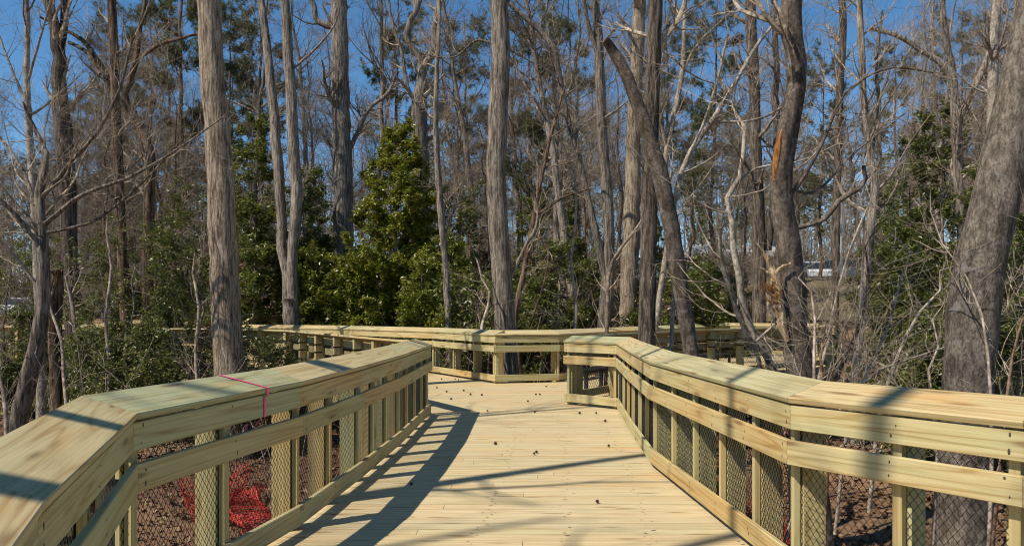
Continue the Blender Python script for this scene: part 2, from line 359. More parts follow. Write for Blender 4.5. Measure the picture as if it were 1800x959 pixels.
gs = rng(31)
M['screw'] = plain('screw_head', (.05, .038, .026), .7)
def railing(name, label, poly, side, spacing, pitch=(.0215, .056, .0019), boardlen=3.7, skip_first=False, parts=True, hscale=1):
    root = thing(name, label, 'railing', (poly[0][0], poly[0][1], poly[0][2] if len(poly[0]) > 2 else 0))
    off = Matrix.Translation(-root.location)
    pc = subdivide(poly, boardlen); pf = subdivide(poly, boardlen, .35); pm = subdivide(poly, boardlen, -.3); pb = subdivide(poly, boardlen, .15)
    cp = cap_prof()
    for i in range(len(pc)-1): board('cap_board', pc, i, side, cp, M['cap'], root, off=off)
    for i in range(len(pf)-1): board('face_board', pf, i, side, rect(0, .036, .885, 1.026), M['rail'], root, off=off)
    for i in range(len(pm)-1): board('mid_rail', pm, i, side, rect(-.022, .014, .685, .825), M['rail'], root, off=off)
    for i in range(len(pb)-1): board('bottom_rail', pb, i, side, rect(0, .036, .045, .185), M['rail'], root, off=off)
    q = [np.array((a[0], a[1], a[2] if len(a) > 2 else 0), float) for a in poly]
    for si, (a, b) in enumerate(zip(q[:-1], q[1:])):
        d = b-a; L = np.linalg.norm(d[:2]); k = max(1, int(round(L/spacing))); d2 = d/L
        nrm = np.array([-d2[1], d2[0], 0])*side; ang = math.atan2(d2[1], d2[0])
        for j in range(k+1):
            if j == k and si < len(q)-2: continue          # the next segment sets the corner post
            e = 0 if (0 < j < k) else (.06 if j == 0 else -.06)
            c = a+d*(j/k)+d2*e
            def boxpart(nm, w_, o0, o1, zb, ztop, mat, par):
                V = []
                for u in (-w_/2, w_/2):
                    for o_ in (o0, o1):
                        for z in (zb, ztop(o_)): V.append(((u, side*o_, z)))
                mb = MB(); mb.add(np.array(V), BOXF if side > 0 else BOXF[:, ::-1])
                return link(nm, mb.mesh(nm), mat, par)
            rot = Matrix.Translation(Vector(c)) @ Matrix.Rotation(ang, 4, 'Z')
            po = boxpart('post', .105, .082, .215, -.55, cap_under, M['post'], root); po.matrix_local = off @ rot
            ba = boxpart('batten', .05, .039, .075, .02, lambda o: cap_under(o), M['post'], root); ba.matrix_local = off @ rot
            if spacing < 1:
                for zs in (.92, .99, .72, .79, .085, .145):
                    oo = -.0225 if .6 < zs < .85 else -.0005
                    mbs = MB(); aa = np.arange(8)/8*2*np.pi; rr_ = gs.uniform(.004, .0065)
                    mbs.loft([np.stack([np.cos(aa)*rr_, aa*0, np.sin(aa)*rr_*gs.uniform(1, 2.6)], 1), np.stack([np.cos(aa)*rr_*.8, aa*0-side*.0012, np.sin(aa)*rr_*.8], 1)] if side > 0 else [np.stack([np.cos(aa)*rr_*.8, aa*0-side*.0012, np.sin(aa)*rr_*.8], 1), np.stack([np.cos(aa)*rr_, aa*0, np.sin(aa)*rr_*gs.uniform(1, 2.6)], 1)])
                    so_ = link('screw', mbs.mesh('screw'), M['screw'], root); so_.matrix_local = off @ rot @ Matrix.Translation((gs.normal()*.008, side*oo, zs+gs.normal()*.006))
            for zb in (.90, .735):
                mb = MB(); mb.box((0, side*.1495, zb), (.117, .148, .026))
                link('strap', mb.mesh('strap'), M['vinyl'], po)
        V, f = zig_mesh(L-.02, .07, .94, *pitch)
        mb = MB(); mb.add(V, f)
        # slope along the segment follows its ends
        V2 = mb.V[0]; V2[:, 2] += V2[:, 0]/L*(b[2]-a[2]); V2[:, 0] += .01; V2[:, 1] += side*.0785
        mo = link('chain_link_mesh', mb.mesh('chain_link_mesh'), M['vinyl'], root); mo['kind'] = 'stuff'
        mo.matrix_local = off @ Matrix.Translation(Vector(a)) @ Matrix.Rotation(ang, 4, 'Z')
    return root

railing('boardwalk_railing', 'long curved near left railing with pink tape across its tilted cap', LEFT, +1, .76)
railing('boardwalk_railing', 'near right railing curving from the frame edge to the junction', RIGHT, +1 if False else -1, .76)
FARP = (.045, .10, .0026)
railing('boardwalk_railing', 'far left railing from the corner under the big grey trunk to the switchback', FARL, -1, 1.1, FARP)
railing('boardwalk_railing', 'far right railing of the branch leading to the overlook', FARR, +1, 1.1, FARP)
railing('boardwalk_railing', 'row of strapped posts on the outer side of the left branch', [(a_, b_, -.035) for a_, b_ in NLFT], +1, 1.15, FARP)
railing('boardwalk_railing', 'strapped outer railing of the right branch behind the bench', NRGT, -1, 1.6, FARP)
railing('boardwalk_railing', 'end railing closing the overlook behind the scarred tree', [(9.05, 22.95), (10.62, 27.5)], -1, 1.3, FARP)
# switchback ramp rising behind the left branch
railing('boardwalk_railing', 'ramp railing climbing behind the twin trunks', [(-9.0, 25.75, .0), (-9.35, 28.2, .25), (-6.5, 31.0, .45), (-1.5, 34.5, .62), (5, 37, .85)], +1 if False else -1, 1.3, FARP)
railing('boardwalk_railing', 'inner ramp railing farthest back on the left', [(-13.2, 25.2, 0), (-12.2, 30.5, .3), (-8.2, 34.2, .5), (-2.5, 37.6, .65)], +1, 1.3, FARP)
railing('boardwalk_railing', 'landing railing half hidden behind the left hollies', [(-12.8, 22.15), (-15.0, 23.2), (-15.2, 25.3), (-13.3, 25.3)], +1, 1.1, FARP)

# deck planks all run across the view
def xat(poly, y, ext=True):
    p = np.array([q[:2] for q in poly]); i = np.argsort(p[:, 1]); return float(np.interp(y, p[i, 1], p[i, 0]))
deck = bpy.data.objects.new('boardwalk_deck', None); COL.objects.link(deck); deck['kind'] = 'structure'
Rl = RIGHT[:-1]                                   # right edge up to the inner corner
def XL(y): return xat(LEFT, y)-.2 if y < 12.05 else xat(NLFT, y)-.2
def XR(y):
    if y < 12.75: return xat(RIGHT[:6], y)+.2
    if y < 13.5: return 1.67+(y-12.75)/.75*(.88-1.67)+.2
    return xat(NRGT, y)+.22
def XFL(y): return xat(FARL, y)+.2
def XFR(y): return xat(FARR[:4], y)-.2
g = rng(5)
pitch = .145; far_planks = MB(); rows = np.arange(-.2, 29.5, pitch)
def plank(x00, x10, x01, x11, y0, y1, z):
    return np.array([[x00, y0, z-.038], [x10, y0, z-.038], [x11, y1, z-.038], [x01, y1, z-.038], [x00, y0, z], [x10, y0, z], [x11, y1, z], [x01, y1, z]])
PF = np.array([[0, 3, 2, 1], [4, 5, 6, 7], [0, 1, 5, 4], [1, 2, 6, 5], [2, 3, 7, 6], [3, 0, 4, 7]])
for y0 in rows:
    y1 = y0+pitch-.0065; z = float(g.uniform(-.0022, 0))
    segs = []
    if y1 < 17.15: segs.append((XL(y0), XR(y0), XL(y1), XR(y1)))
    else:
        if y1 < 25.5: segs.append((XL(y0) if y0 < 21.9 else -9.2, min(XFL(y0), -.2), XL(y1) if y1 < 21.9 else -9.2, min(XFL(y1), -.2)))
        a0, a1 = max(XFR(y0), -.4), max(XFR(y1), -.4)
        b0 = XR(y0) if y0 < 22.9 else 9.2+(y0-22.9)*.34; b1 = XR(y1) if y1 < 22.9 else 9.2+(y1-22.9)*.34
        if b0 > a0 and y1 < 28.9: segs.append((a0, b0, a1, b1))
        if y0 < 17.5: segs = [(segs[0][0], segs[-1][1], segs[0][2], segs[-1][3])]
    for (p0, q0, p1, q1) in segs:
        V = plank(p0, q0, p1, q1, y0, y1, z)
        if y1 < 18:
            # split long rows in two boards with a staggered butt joint
            cuts = [None]
            if y0 > 1 and g.random() < .5 and q0-p0 > 2:
                cx = p0+(q0-p0)*g.uniform(.3, .7); cuts = [(p0, cx-.002, p1, cx-.002), (cx+.002, q0, cx+.002, q1)]
            for ct in cuts:
                Vv = V if ct is None else plank(ct[0], ct[1], ct[2], ct[3], y0, y1, z)
                c = Vv.mean(0); mb = MB(); mb.add(Vv-c, PF)
                link('plank', mb.mesh('plank'), M['deck'], deck, c)
        else: far_planks.add(V, PF)
# switchback and landing decks
def ramp_deck(L_, R_, n):
    for k in range(n):
        t0, t1 = k/n, (k+.96)/n
        def at(poly, t):
            p = np.array(poly, float); s = np.concatenate([[0], np.cumsum(np.linalg.norm(np.diff(p[:, :2], axis=0), axis=1))]); s /= s[-1]
            return np.array([np.interp(t, s, p[:, i]) for i in range(3)])
        a, b, c, d = at(L_, t0), at(R_, t0), at(R_, t1), at(L_, t1)
        q = np.array([a, b, c, d]); far_planks.add(np.concatenate([q-[0, 0, .045], q-[0, 0, .004]]), PF)
ramp_deck([(-13.2, 25.2, 0), (-12.2, 30.5, .3), (-8.2, 34.2, .5), (-2.5, 37.6, .65)], [(-9.0, 25.75, 0), (-9.35, 28.2, .25), (-6.5, 31, .45), (-1.5, 34.5, .62)], 110)
ramp_deck([(-15, 22.2, -.005), (-15, 25.5, -.005)], [(-9.1, 22.0, -.005), (-9.1, 25.5, -.005)], 23)
ds = MB(); a8 = np.arange(6)/6*2*np.pi
for y0 in rows:
    if not 3 < y0 < 15.5: continue
    for xj in np.arange(XL(y0)+.25, XR(y0)-.2, .61):
        for dy in (.035, .105):
            if g.random() < .3: continue
            rr_ = g.uniform(.003, .006); cx_, cy_ = xj+g.normal()*.03, y0+dy+g.normal()*.008; ex = g.uniform(1, 4.5)
            ds.add(np.stack([cx_+np.cos(a8)*rr_*ex, cy_+np.sin(a8)*rr_, np.full(6, .0012)], 1), [[0, 1, 2, 3, 4, 5]])
do_ = link('screw_marks', ds.mesh('screw_marks'), M['screw'], deck); do_['kind'] = 'stuff'
fp = link('plank_field', far_planks.mesh('plank_field'), M['deck'], deck); fp['kind'] = 'stuff'
# rim boards and piles under the deck
def rim(poly, side, drop=.05):
    for i in range(len(poly)-1): board('rim_joist', poly, i, side, rect(.222, .262, -.30, -.042), M['rail'], deck)
    for a, b in zip(poly[:-1], poly[1:]):
        a = np.array(a[:2], float); b = np.array(b[:2], float); L = np.linalg.norm(b-a)
        for t in np.arange(.5, L, 2.4):
            p = a+(b-a)*t/L; n_ = np.array([-(b-a)[1], (b-a)[0]])/L*side*.05; p = p-n_
            zb = float(gz(p[0], p[1]))-.3; h = -.31-zb
            if h > .1:
                mb = MB(); a_ = np.arange(10)/10*2*np.pi; ring = np.stack([np.cos(a_)*.13, np.sin(a_)*.13, a_*0], 1)
                mb.loft([ring, ring+[0, 0, h]]); link('pile', smooth(mb.mesh('pile')), M['post'], deck, (p[0], p[1], zb))
for pl, sd in ((LEFT, 1), (RIGHT, -1), (NLFT, 1), (NRGT, -1), (FARL, -1), (FARR[:4], 1)): rim(pl, sd)

# ------------------------------------------------------------------ benches on the right branch
def bench(label, loc, rz):
    t = thing('bench', label, 'bench', loc, rz, 'black benches on the right branch')
    for k in range(5):
        mb = MB(); mb.loft([[(-.75, -.2+k*.09, .43), (-.75, -.13+k*.09, .43), (-.75, -.13+k*.09, .452), (-.75, -.2+k*.09, .452)], [(.75, -.2+k*.09, .43), (.75, -.13+k*.09, .43), (.75, -.13+k*.09, .452), (.75, -.2+k*.09, .452)]])
        link('slat', mb.mesh('slat'), M['black'], t)
    for s in (-1, 1):
        mb = MB(); mb.box((s*.62, -.16, .2), (.06, .06, .4)); mb.box((s*.62, .16, .2), (.06, .06, .4)); mb.box((s*.62, 0, .41), (.06, .40, .036)); mb.box((s*.62, 0, .02), (.07, .46, .04))
        link('leg', mb.mesh('leg'), M['black'], t)
    mb = MB(); mb.box((0, 0, .39), (1.18, .05, .05)); link('stretcher', mb.mesh('stretcher'), M['black'], t)
bench('black metal bench seen through the mesh at the railing end', (1.62, 15.75, 0), math.atan2(2.45, 1.62))
bench('black bench between strapped posts on the overlook', (5.35, 21.0, 0), math.atan2(2.8, 2))

# ------------------------------------------------------------------ plants: generators
def resample(p, n):
    p = np.asarray(p, float)
    if len(p) == 2: return p[0]+(p[1]-p[0])*np.linspace(0, 1, n)[:, None]
    s = np.concatenate([[0], np.cumsum(np.linalg.norm(np.diff(p[:, :3], axis=0), axis=1))]); u = np.linspace(0, s[-1], n)
    # Catmull-Rom tangents
    m_ = np.gradient(p, s, axis=0)
    i = np.clip(np.searchsorted(s, u, 'right')-1, 0, len(s)-2); h = (s[i+1]-s[i])[:, None]; t = ((u-s[i])[:, None])/h
    return (2*t**3-3*t**2+1)*p[i]+(t**3-2*t**2+t)*h*m_[i]+(-2*t**3+3*t**2)*p[i+1]+(t**3-t**2)*h*m_[i+1]

def sprout(g, par, pr, n, t0, t1, len_, ang, K, wob, up, ratio, rmin, taper=.25, grav=0):
    """children of parent tubes par (N,K,3) with radii pr (N,K)"""
    N, KP, _ = par.shape
    seg = np.linalg.norm(np.diff(par, axis=1), axis=2).sum(1); pr_ = seg/seg.sum()
    idx = g.choice(N, n, p=pr_); t = g.uniform(t0, t1, n)*(KP-1); i = np.clip(t.astype(int), 0, KP-2); f = (t-i)[:, None]
    pos = par[idx, i]*(1-f)+par[idx, i+1]*f; tan = par[idx, i+1]-par[idx, i]; tan /= np.linalg.norm(tan, axis=1, keepdims=True)+1e-9
    r0 = pr[idx, i]*(1-f[:, 0])+pr[idx, i+1]*f[:, 0]
    rnd = g.normal(size=(n, 3)); perp = rnd-(rnd*tan).sum(1, keepdims=True)*tan; perp /= np.linalg.norm(perp, axis=1, keepdims=True)+1e-9
    a = R(1)*g.uniform(ang[0], ang[1], n)[:, None]
    d = tan*np.cos(a)+perp*np.sin(a); L = g.uniform(len_[0], len_[1], n)*(1-.5*t/(KP-1))
    pts = np.zeros((n, K, 3)); pts[:, 0] = pos
    for k in range(1, K):
        d = d+g.normal(size=(n, 3))*wob+np.array([0, 0, up-grav*k]); d /= np.linalg.norm(d, axis=1, keepdims=True)
        pts[:, k] = pts[:, k-1]+d*(L/(K-1))[:, None]
    rs = np.maximum(r0*ratio, rmin)*g.uniform(.7, 1, n); rad = rs[:, None]*(1-(1-taper)*np.linspace(0, 1, K)[None]); rad = np.maximum(rad, rmin*.55)
    return pts, rad

def leaves_on(g, par, n, t0, size, spread, aspect=.5, flat=.45):
    N, KP, _ = par.shape
    idx = g.integers(0, N, n); t = g.uniform(t0, 1, n)*(KP-1); i = np.clip(t.astype(int), 0, KP-2); f = (t-i)[:, None]
    c = par[idx, i]*(1-f)+par[idx, i+1]*f+g.normal(size=(n, 3))*spread
    return leaf_quads(g, c, size, aspect, flat)
def leaf_quads(g, c, size, aspect=.5, flat=.45):
    n = len(c)
    nr = g.normal(size=(n, 3)); nr[:, 2] = np.abs(nr[:, 2])+flat; nr /= np.linalg.norm(nr, axis=1, keepdims=True)
    a = g.normal(size=(n, 3)); a -= (a*nr).sum(1, keepdims=True)*nr; a /= np.linalg.norm(a, axis=1, keepdims=True); b = np.cross(nr, a)
    s = (g.uniform(.6, 1.25, n)*size)[:, None]; h = s*.12
    V = np.stack([c-a*s*.5, c+b*s*aspect*.5+nr*h, c+a*s*.5, c-b*s*aspect*.5+nr*h], 1)
    q = np.arange(n*4).reshape(n, 4)
    return V.reshape(-1, 3), np.concatenate([q[:, [0, 1, 2]], q[:, [0, 2, 3]]])

def trunk_mesh(pts, rad, S=16, seed=0, lump=.06, name='trunk', jag=False):
    g = rng(seed); K = len(pts)
    V, f = tubes(pts[None], rad[None], S)
    V = V.reshape(K, S, 3); c = pts[:, None]
    ph = g.uniform(0, 6.28, 6); z = np.linspace(0, 1, K)[:, None]*K*.2; a = (np.arange(S)/S*2*np.pi)[None]
    k = 1+lump*(np.sin(2*a+ph[0]+z*.6)+.7*np.sin(3*a+ph[1]-z*.9)+.5*np.sin(5*a+z*1.7+ph[2]))+lump*.2*g.normal(size=(K, S))
    V = c+(V-c)*k[..., None]
    if jag: V[-1, :, 2] += g.uniform(-.02, .16, S); V[-2, :, 2] += g.uniform(-.03, .03, S)
    mb = MB(); mb.add(V.reshape(-1, 3), f); mb.Fs.setdefault(S, []).append(np.array([[(K-1)*S+i for i in range(S)]]))
    return smooth(mb.mesh(name))

GROUPS = {}
def px_poly(pts, Y, g=None, depth=0.0):
    out = []
    for k, q in enumerate(pts):
        w_ = q[2]; yy = Y+(depth*k/(len(pts)-1) if len(pts) > 1 else 0)
        p = P(q[0], q[1], yy); out.append([*p, w_/2/F*yy])
    return np.array(out)

def tree(name, label, pts, Y, mat, ext=5, limbs=(), seed=0, n1=10, len1=(1.2, 3.2), zmin=3, n2=70, n3=350, twig='twig', sides=16, lump=.05, flare=1.35, cat='tree', jag=False, group=None, up=.10, ang=(35, 75), tw=1.0, depth=0):
    """a leafless tree whose trunk follows the photographed outline, from the ground upwards"""
    g = rng(seed+1000)
    q = px_poly(pts, Y, depth=depth)
    base = q[0].copy(); z0 = float(gz(base[0], base[1]))-.12
    rows_ = [q]
    if base[2] > z0+.25:
        dx = (q[0, 0]-q[1, 0])/max(.2, q[1, 2]-q[0, 2])*.3*(base[2]-z0)
        lo = np.array([[base[0]+dx, base[1], z0, base[3]*flare]])
        rows_ = [lo, q]
    if ext:
        d = q[-1, :3]-q[-2, :3]; d /= np.linalg.norm(d); d = d*.6+np.array([0, 0, .5]); d /= np.linalg.norm(d); r = q[-1, 3]
        e = np.array([[*(q[-1, :3]+d*ext*s), r*(1-.75*s)] for s in (.35, .7, 1.0)]); e[:, :2] += g.normal(size=(3, 2))*.15
        rows_.append(e)
    full = np.concatenate(rows_)
    H = full[-1, 2]-full[0, 2]; n = int(np.clip(H*3.2, 12, 60)); rs = resample(full, n)
    rs[1:-1, :3] += g.normal(size=(n-2, 3))*rs[1:-1, 3:4]*.045; rs[:, 3] = np.maximum(rs[:, 3], .006)
    if flare > 1.01:
        hh = rs[:, 2]-rs[0, 2]; rs[:, 3] *= 1+(flare-1)*.6*np.exp(-hh/.25)
    root = thing(name, label, cat, tuple(rs[0, :3]), 0, group); o3 = rs[0, :3].copy()
    link('trunk', trunk_mesh(rs[:, :3]-o3, rs[:, 3], sides, seed, lump, jag=jag), M[mat], root)
    par = [rs]; mbl = None
    for lb in limbs:
        L = px_poly(lb, Y, depth=(g.uniform(-1, 1)*.8)); L = resample(L, 16); L[1:, :3] += g.normal(size=(15, 3))*L[1:, 3:4]*.18; par.append(L)
        link('limb', trunk_mesh(L[:, :3]-o3, np.maximum(L[:, 3], .005), 9, seed+7, lump), M[mat], root)
    if n1:
        K0 = 24; A = np.array([resample(p, K0) for p in par]); pa, ra = A[:, :, :3], A[:, :, 3]
        t0 = np.clip((zmin-rs[0, 2])/max(.5, H), .05, .92)
        b1, r1 = sprout(g, pa[:1], ra[:1], n1, t0, .98, len1, ang, 9, .13, up, .45, .008*tw)
        if len(par) > 1:
            b1b, r1b = sprout(g, pa[1:], ra[1:], 4*len(par), .25, 1, (len1[0]*.7, len1[1]*.7), ang, 9, .13, up, .5, .007*tw); b1 = np.concatenate([b1, b1b]); r1 = np.concatenate([r1, r1b])
        b2, r2 = sprout(g, b1, r1, n2, .15, 1, (.5, 1.5), (25, 65), 6, .16, .06, .5, .0042*tw)
        b3, r3 = sprout(g, b2, r2, n3, .1, 1, (.25, .8), (20, 65), 4, .18, .05, .55, .0026*tw)
        mb = MB()
        for pp, rr, s in ((b1, r1, 5), (b2, r2, 4), (b3, r3, 3)): mb.add(*tubes(pp-o3, rr, s))
        link('crown', mb.mesh('crown'), M[twig], root)
    return root

# --- the trees one can point at, left to right
tree('leaning_tree', 'gnarled grey trunk leaning at the left edge beside a brown stub', [(28, 765, 27), (48, 668, 26), (66, 600, 23), (76, 520, 21), (74, 420, 17), (70, 330, 14)], 14, 'greybark', 1.5, [[(70, 400, 9), (140, 345, 7), (230, 310, 5), (330, 250, 3), (400, 200, 2)], [(72, 350, 8), (130, 280, 7), (165, 240, 6), (205, 170, 5), (235, 60, 4)], [(74, 440, 7), (30, 380, 6), (-20, 330, 4)], [(70, 380, 7), (40, 300, 6), (0, 240, 4)], [(74, 410, 6), (160, 390, 5), (240, 330, 4), (330, 235, 2)]], seed=1, n1=14, n2=120, n3=700, zmin=1.5, lump=.12, flare=1.5, twig='twig')
tree('pale_slender_tree', 'slim pale trunk rising to the top left corner', [(72, 620, 15), (66, 470, 14), (60, 340, 13), (52, 250, 12), (47, 140, 10), (46, 0, 8)], 15.5, 'pale', 2.5, [[(50, 140, 5), (70, 70, 4), (95, -20, 3)], [(55, 200, 5), (20, 120, 4), (-10, 40, 3)]], seed=2, n1=14, n2=110, n3=600, zmin=2.2)
tree('snapped_stub', 'brown snapped trunk with a jagged top beside the gnarled tree', [(98, 745, 23), (99, 640, 22), (97, 560, 23), (96, 520, 27), (100, 485, 20)], 17, 'brown', 0, seed=3, n1=0, lump=.14, flare=1.25, jag=True, cat='tree stump')
tree('forked_tree', 'dark trunk that forks just below the top edge at left', [(128, 640, 28), (124, 470, 27), (118, 330, 28), (107, 190, 27), (103, 100, 12)], 22, 'dark', 0, [[(105, 165, 22), (102, 105, 22), (95, 50, 18), (88, -20, 17), (84, -150, 13)], [(108, 165, 16), (107, 100, 15), (113, 50, 14), (112, -20, 13), (118, -150, 10)], [(122, 75, 7), (150, 90, 7), (175, 130, 6)]], seed=4, n1=4, n2=60, n3=300, zmin=6)
tree('reddish_tree', 'straight reddish brown trunk left of the light ridged trunk', [(224, 645, 19), (216, 480, 18), (209, 300, 17), (203, 160, 16), (195, 0, 14)], 20, 'brown', 5, seed=5, n1=16, n2=110, n3=500, zmin=4, len1=(1, 2.4))
tree('crooked_tree', 'crooked dark tree with a bent fork against the sky at upper left', [(258, 640, 20), (260, 470, 19), (262, 330, 18), (263, 270, 18), (247, 225, 17), (228, 186, 9)], 22, 'brown', 0, [[(235, 200, 14), (222, 178, 13), (232, 130, 12), (240, 105, 11), (246, 50, 9), (256, 0, 8), (262, -90, 6)], [(240, 105, 9), (262, 90, 8), (290, 75, 7), (330, 65, 5), (365, 55, 3)], [(240, 210, 14), (220, 176, 13), (195, 150, 12), (170, 105, 10), (150, 75, 8), (120, 55, 6), (70, 30, 4)]], seed=6, n1=6, n2=110, n3=600, zmin=4)
tree('ridged_tree', 'stout light tan trunk with ridged bark standing before the left branch', [(404, 640, 52), (398, 560, 50), (393, 470, 49), (388, 330, 46), (381, 220, 44), (372, 110, 42), (365, 0, 41)], 15, 'oak', 7, seed=7, n1=12, n2=80, n3=300, zmin=7.5, sides=22, lump=.025, flare=1.25)
tree('twin_tree', 'dark twin trunked tree behind the left railing', [(514, 575, 30), (512, 550, 28), (511, 525, 22)], 26.5, 'greybark', 0, [[(512, 575, 22), (509, 530, 21), (504, 490, 19), (498, 450, 17), (495, 400, 17), (489, 280, 18), (478, 150, 16), (468, 60, 14), (458, -10, 12), (450, -120, 9)], [(515, 572, 20), (513, 530, 20), (515, 490, 19), (517, 450, 18), (519, 360, 20), (518, 280, 20), (511, 160, 19), (502, 60, 17), (499, -10, 16), (496, -140, 12)], [(516, 120, 4), (560, 80, 4), (590, 40, 3), (600, -30, 2)]], seed=8, n1=0, lump=.05)
tree('tall_tree', 'tall dark trunk with a broken side limb above the bright holly', [(606, 600, 38), (604, 420, 37), (602, 280, 34), (598, 150, 30), (597, 60, 27), (596, 0, 26)], 34, 'greybark', 6, [[(592, 48, 13), (575, 44, 12), (562, 40, 10), (552, 15, 9), (545, -20, 8)], [(602, 290, 8), (625, 240, 8), (650, 190, 7), (680, 165, 6), (700, 125, 4)]], seed=9, n1=10, n2=110, n3=600, zmin=10, twig='twig_dark')
tree('forked_grey_tree', 'grey tree forking in a wide vee above the bright holly', [(741, 590, 30), (740, 420, 29), (738, 250, 28), (738, 170, 24), (743, 125, 10)], 34, 'greybark', 0, [[(739, 170, 14), (742, 120, 13), (730, 90, 12), (716, 70, 11), (722, 40, 11), (734, 10, 10), (738, -60, 8)], [(739, 170, 16), (745, 118, 15), (757, 95, 14), (764, 60, 12), (770, 20, 11), (776, -60, 9)], [(735, 190, 9), (715, 150, 8), (708, 100, 6), (690, 40, 5), (680, -20, 4)]], seed=10, n1=10, n2=140, n3=700, zmin=7)
tree('slim_tree', 'slim pale straight trunk left of the big grey trunk', [(790, 590, 12), (787, 540, 12), (783, 470, 12), (777, 400, 12), (770, 300, 11), (766, 200, 9), (769, 100, 7), (772, 0, 6)], 23.5, 'greybark', 3, [[(783, 410, 3), (798, 370, 3), (815, 330, 2)]], seed=11, n1=16, n2=110, n3=500, zmin=4.5, len1=(1, 2.6))
tree('big_grey_tree', 'big grey furrowed trunk rising behind the railing corner', [(897, 690, 42), (889, 600, 38), (884, 500, 36), (877, 400, 35), (872, 300, 33), (876, 200, 33), (880, 100, 32), (877, 0, 29)], 20, 'greybark', 7, [[(880, 85, 4), (840, 70, 4), (800, 100, 3), (740, 95, 2)], [(893, 500, 8), (905, 470, 7), (925, 430, 6), (945, 390, 5), (940, 340, 4)]], seed=12, n1=14, n2=120, n3=600, zmin=8, sides=20, lump=.03)
tree('leaning_twin_tree', 'grey twin tree with one long limb sweeping up to the left', [(1062, 590, 24), (1065, 540, 24), (1068, 500, 23), (1070, 440, 21), (1066, 330, 20), (1058, 230, 19), (1054, 120, 17), (1050, 40, 15), (1046, -10, 14)], 27.5, 'greybark', 4, [[(1068, 500, 14), (1056, 440, 14), (1042, 380, 13), (1020, 290, 12), (998, 210, 12), (985, 150, 11), (972, 85, 10), (940, 45, 9), (900, 12, 7), (860, -30, 5)], [(1055, 110, 9), (1036, 50, 8), (1026, 0, 7), (1022, -80, 5)]], seed=13, n1=12, n2=140, n3=750, zmin=6)
tree('tan_trunk_tree', 'tan ridged trunk in the close group right of centre', [(1103, 590, 31), (1107, 480, 31), (1112, 340, 29), (1114, 230, 26), (1119, 120, 22), (1124, 0, 21)], 30, 'oak', 5, seed=14, n1=10, n2=80, n3=350, zmin=9, lump=.03)
tree('dark_straight_tree', 'straight dark trunk standing in front of the right branch railing', [(1136, 640, 31), (1138, 540, 29), (1141, 400, 28), (1144, 260, 27), (1148, 120, 26), (1151, 0, 26)], 14.8, 'dark', 6, [[(1150, 80, 4), (1180, 100, 4), (1215, 130, 3), (1260, 150, 2)]], seed=15, n1=8, n2=60, n3=250, zmin=6, lump=.03)
tree('cut_leaning_tree', 'bare leaning trunk sawn off at the top right of centre', [(1219, 650, 25), (1210, 590, 26), (1200, 530, 27), (1186, 450, 28), (1174, 370, 28), (1160, 305, 28), (1142, 245, 26), (1120, 180, 22), (1098, 125, 20), (1075, 86, 17), (1066, 72, 15)], 14, 'smooth_dark', 0, seed=16, n1=0, lump=.05)
tree('pale_sapling', 'slim pale sapling leaning right beside the sawn off trunk', [(1150, 590, 9), (1163, 500, 10), (1172, 430, 9), (1166, 330, 9), (1178, 230, 10), (1196, 150, 9), (1203, 60, 7), (1206, -10, 6)], 17, 'pale', 2, [[(1172, 260, 6), (1155, 190, 5), (1140, 120, 4)], [(1196, 140, 5), (1225, 80, 5), (1260, 45, 4), (1300, 10, 3)]], seed=17, n1=10, n2=90, n3=450, zmin=3)
tree('forked_sapling', 'pale forked sapling reaching up to the right of the sawn off trunk', [(1180, 600, 7), (1188, 480, 8), (1190, 330, 8), (1212, 270, 9), (1250, 215, 9), (1290, 150, 7), (1330, 80, 6), (1370, 30, 4)], 15, 'pale', 1, [[(1250, 215, 6), (1330, 210, 5), (1400, 175, 4)], [(1200, 300, 5), (1250, 180, 5), (1280, 60, 4)]], seed=18, n1=10, n2=90, n3=450, zmin=3)
tree('zigzag_sapling', 'pale zigzag double stem crossing the right railing', [(1372, 670, 12), (1345, 622, 12), (1322, 580, 12), (1304, 530, 12), (1298, 480, 12), (1290, 440, 11), (1287, 390, 10), (1279, 345, 9), (1297, 322, 8), (1302, 290, 7), (1308, 220, 6)], 11, 'pale', .6, [[(1340, 660, 8), (1326, 610, 9), (1310, 580, 10), (1290, 530, 9), (1278, 490, 9), (1266, 440, 7), (1266, 400, 5)], [(1297, 322, 4), (1320, 300, 4), (1400, 285, 3), (1480, 250, 2)], [(1318, 612, 5), (1340, 590, 5), (1372, 562, 5)]], seed=19, n1=6, n2=30, n3=90, zmin=2.6, flare=1.05)
sc_tree = tree('scarred_tree', 'kinked trunk with an orange bark scar standing behind the right railing', [(1412, 690, 56), (1402, 620, 50), (1396, 560, 46), (1394, 500, 44), (1388, 440, 42), (1374, 375, 40), (1372, 320, 38), (1378, 270, 37), (1388, 215, 36), (1397, 165, 34), (1404, 120, 28), (1396, 85, 34), (1390, 40, 35), (1392, -5, 34)], 10, 'smooth_dark', 4, [[(1384, 350, 7), (1420, 300, 6), (1450, 240, 6), (1490, 160, 5), (1560, 120, 4), (1650, 130, 3)], [(1394, 400, 8), (1440, 390, 8), (1480, 350, 9), (1520, 318, 8), (1518, 290, 6)], [(1386, 330, 4), (1420, 340, 4), (1500, 270, 3), (1590, 200, 2)]], seed=20, n1=8, n2=60, n3=220, zmin=3.4, lump=.07, sides=20)
b0 = np.array(sc_tree.location)
mb = MB(); L = resample(px_poly([(1361, 318, 5), (1363, 295, 11), (1366, 270, 13), (1371, 245, 9), (1375, 228, 3)], 9.912), 9); mb.tube(L[:, :3]-b0, L[:, 3], 8)
g0 = rng(78)
link('bark_scar', smooth(mb.mesh('bark_scar')), M['scar'], sc_tree)
mb = MB()
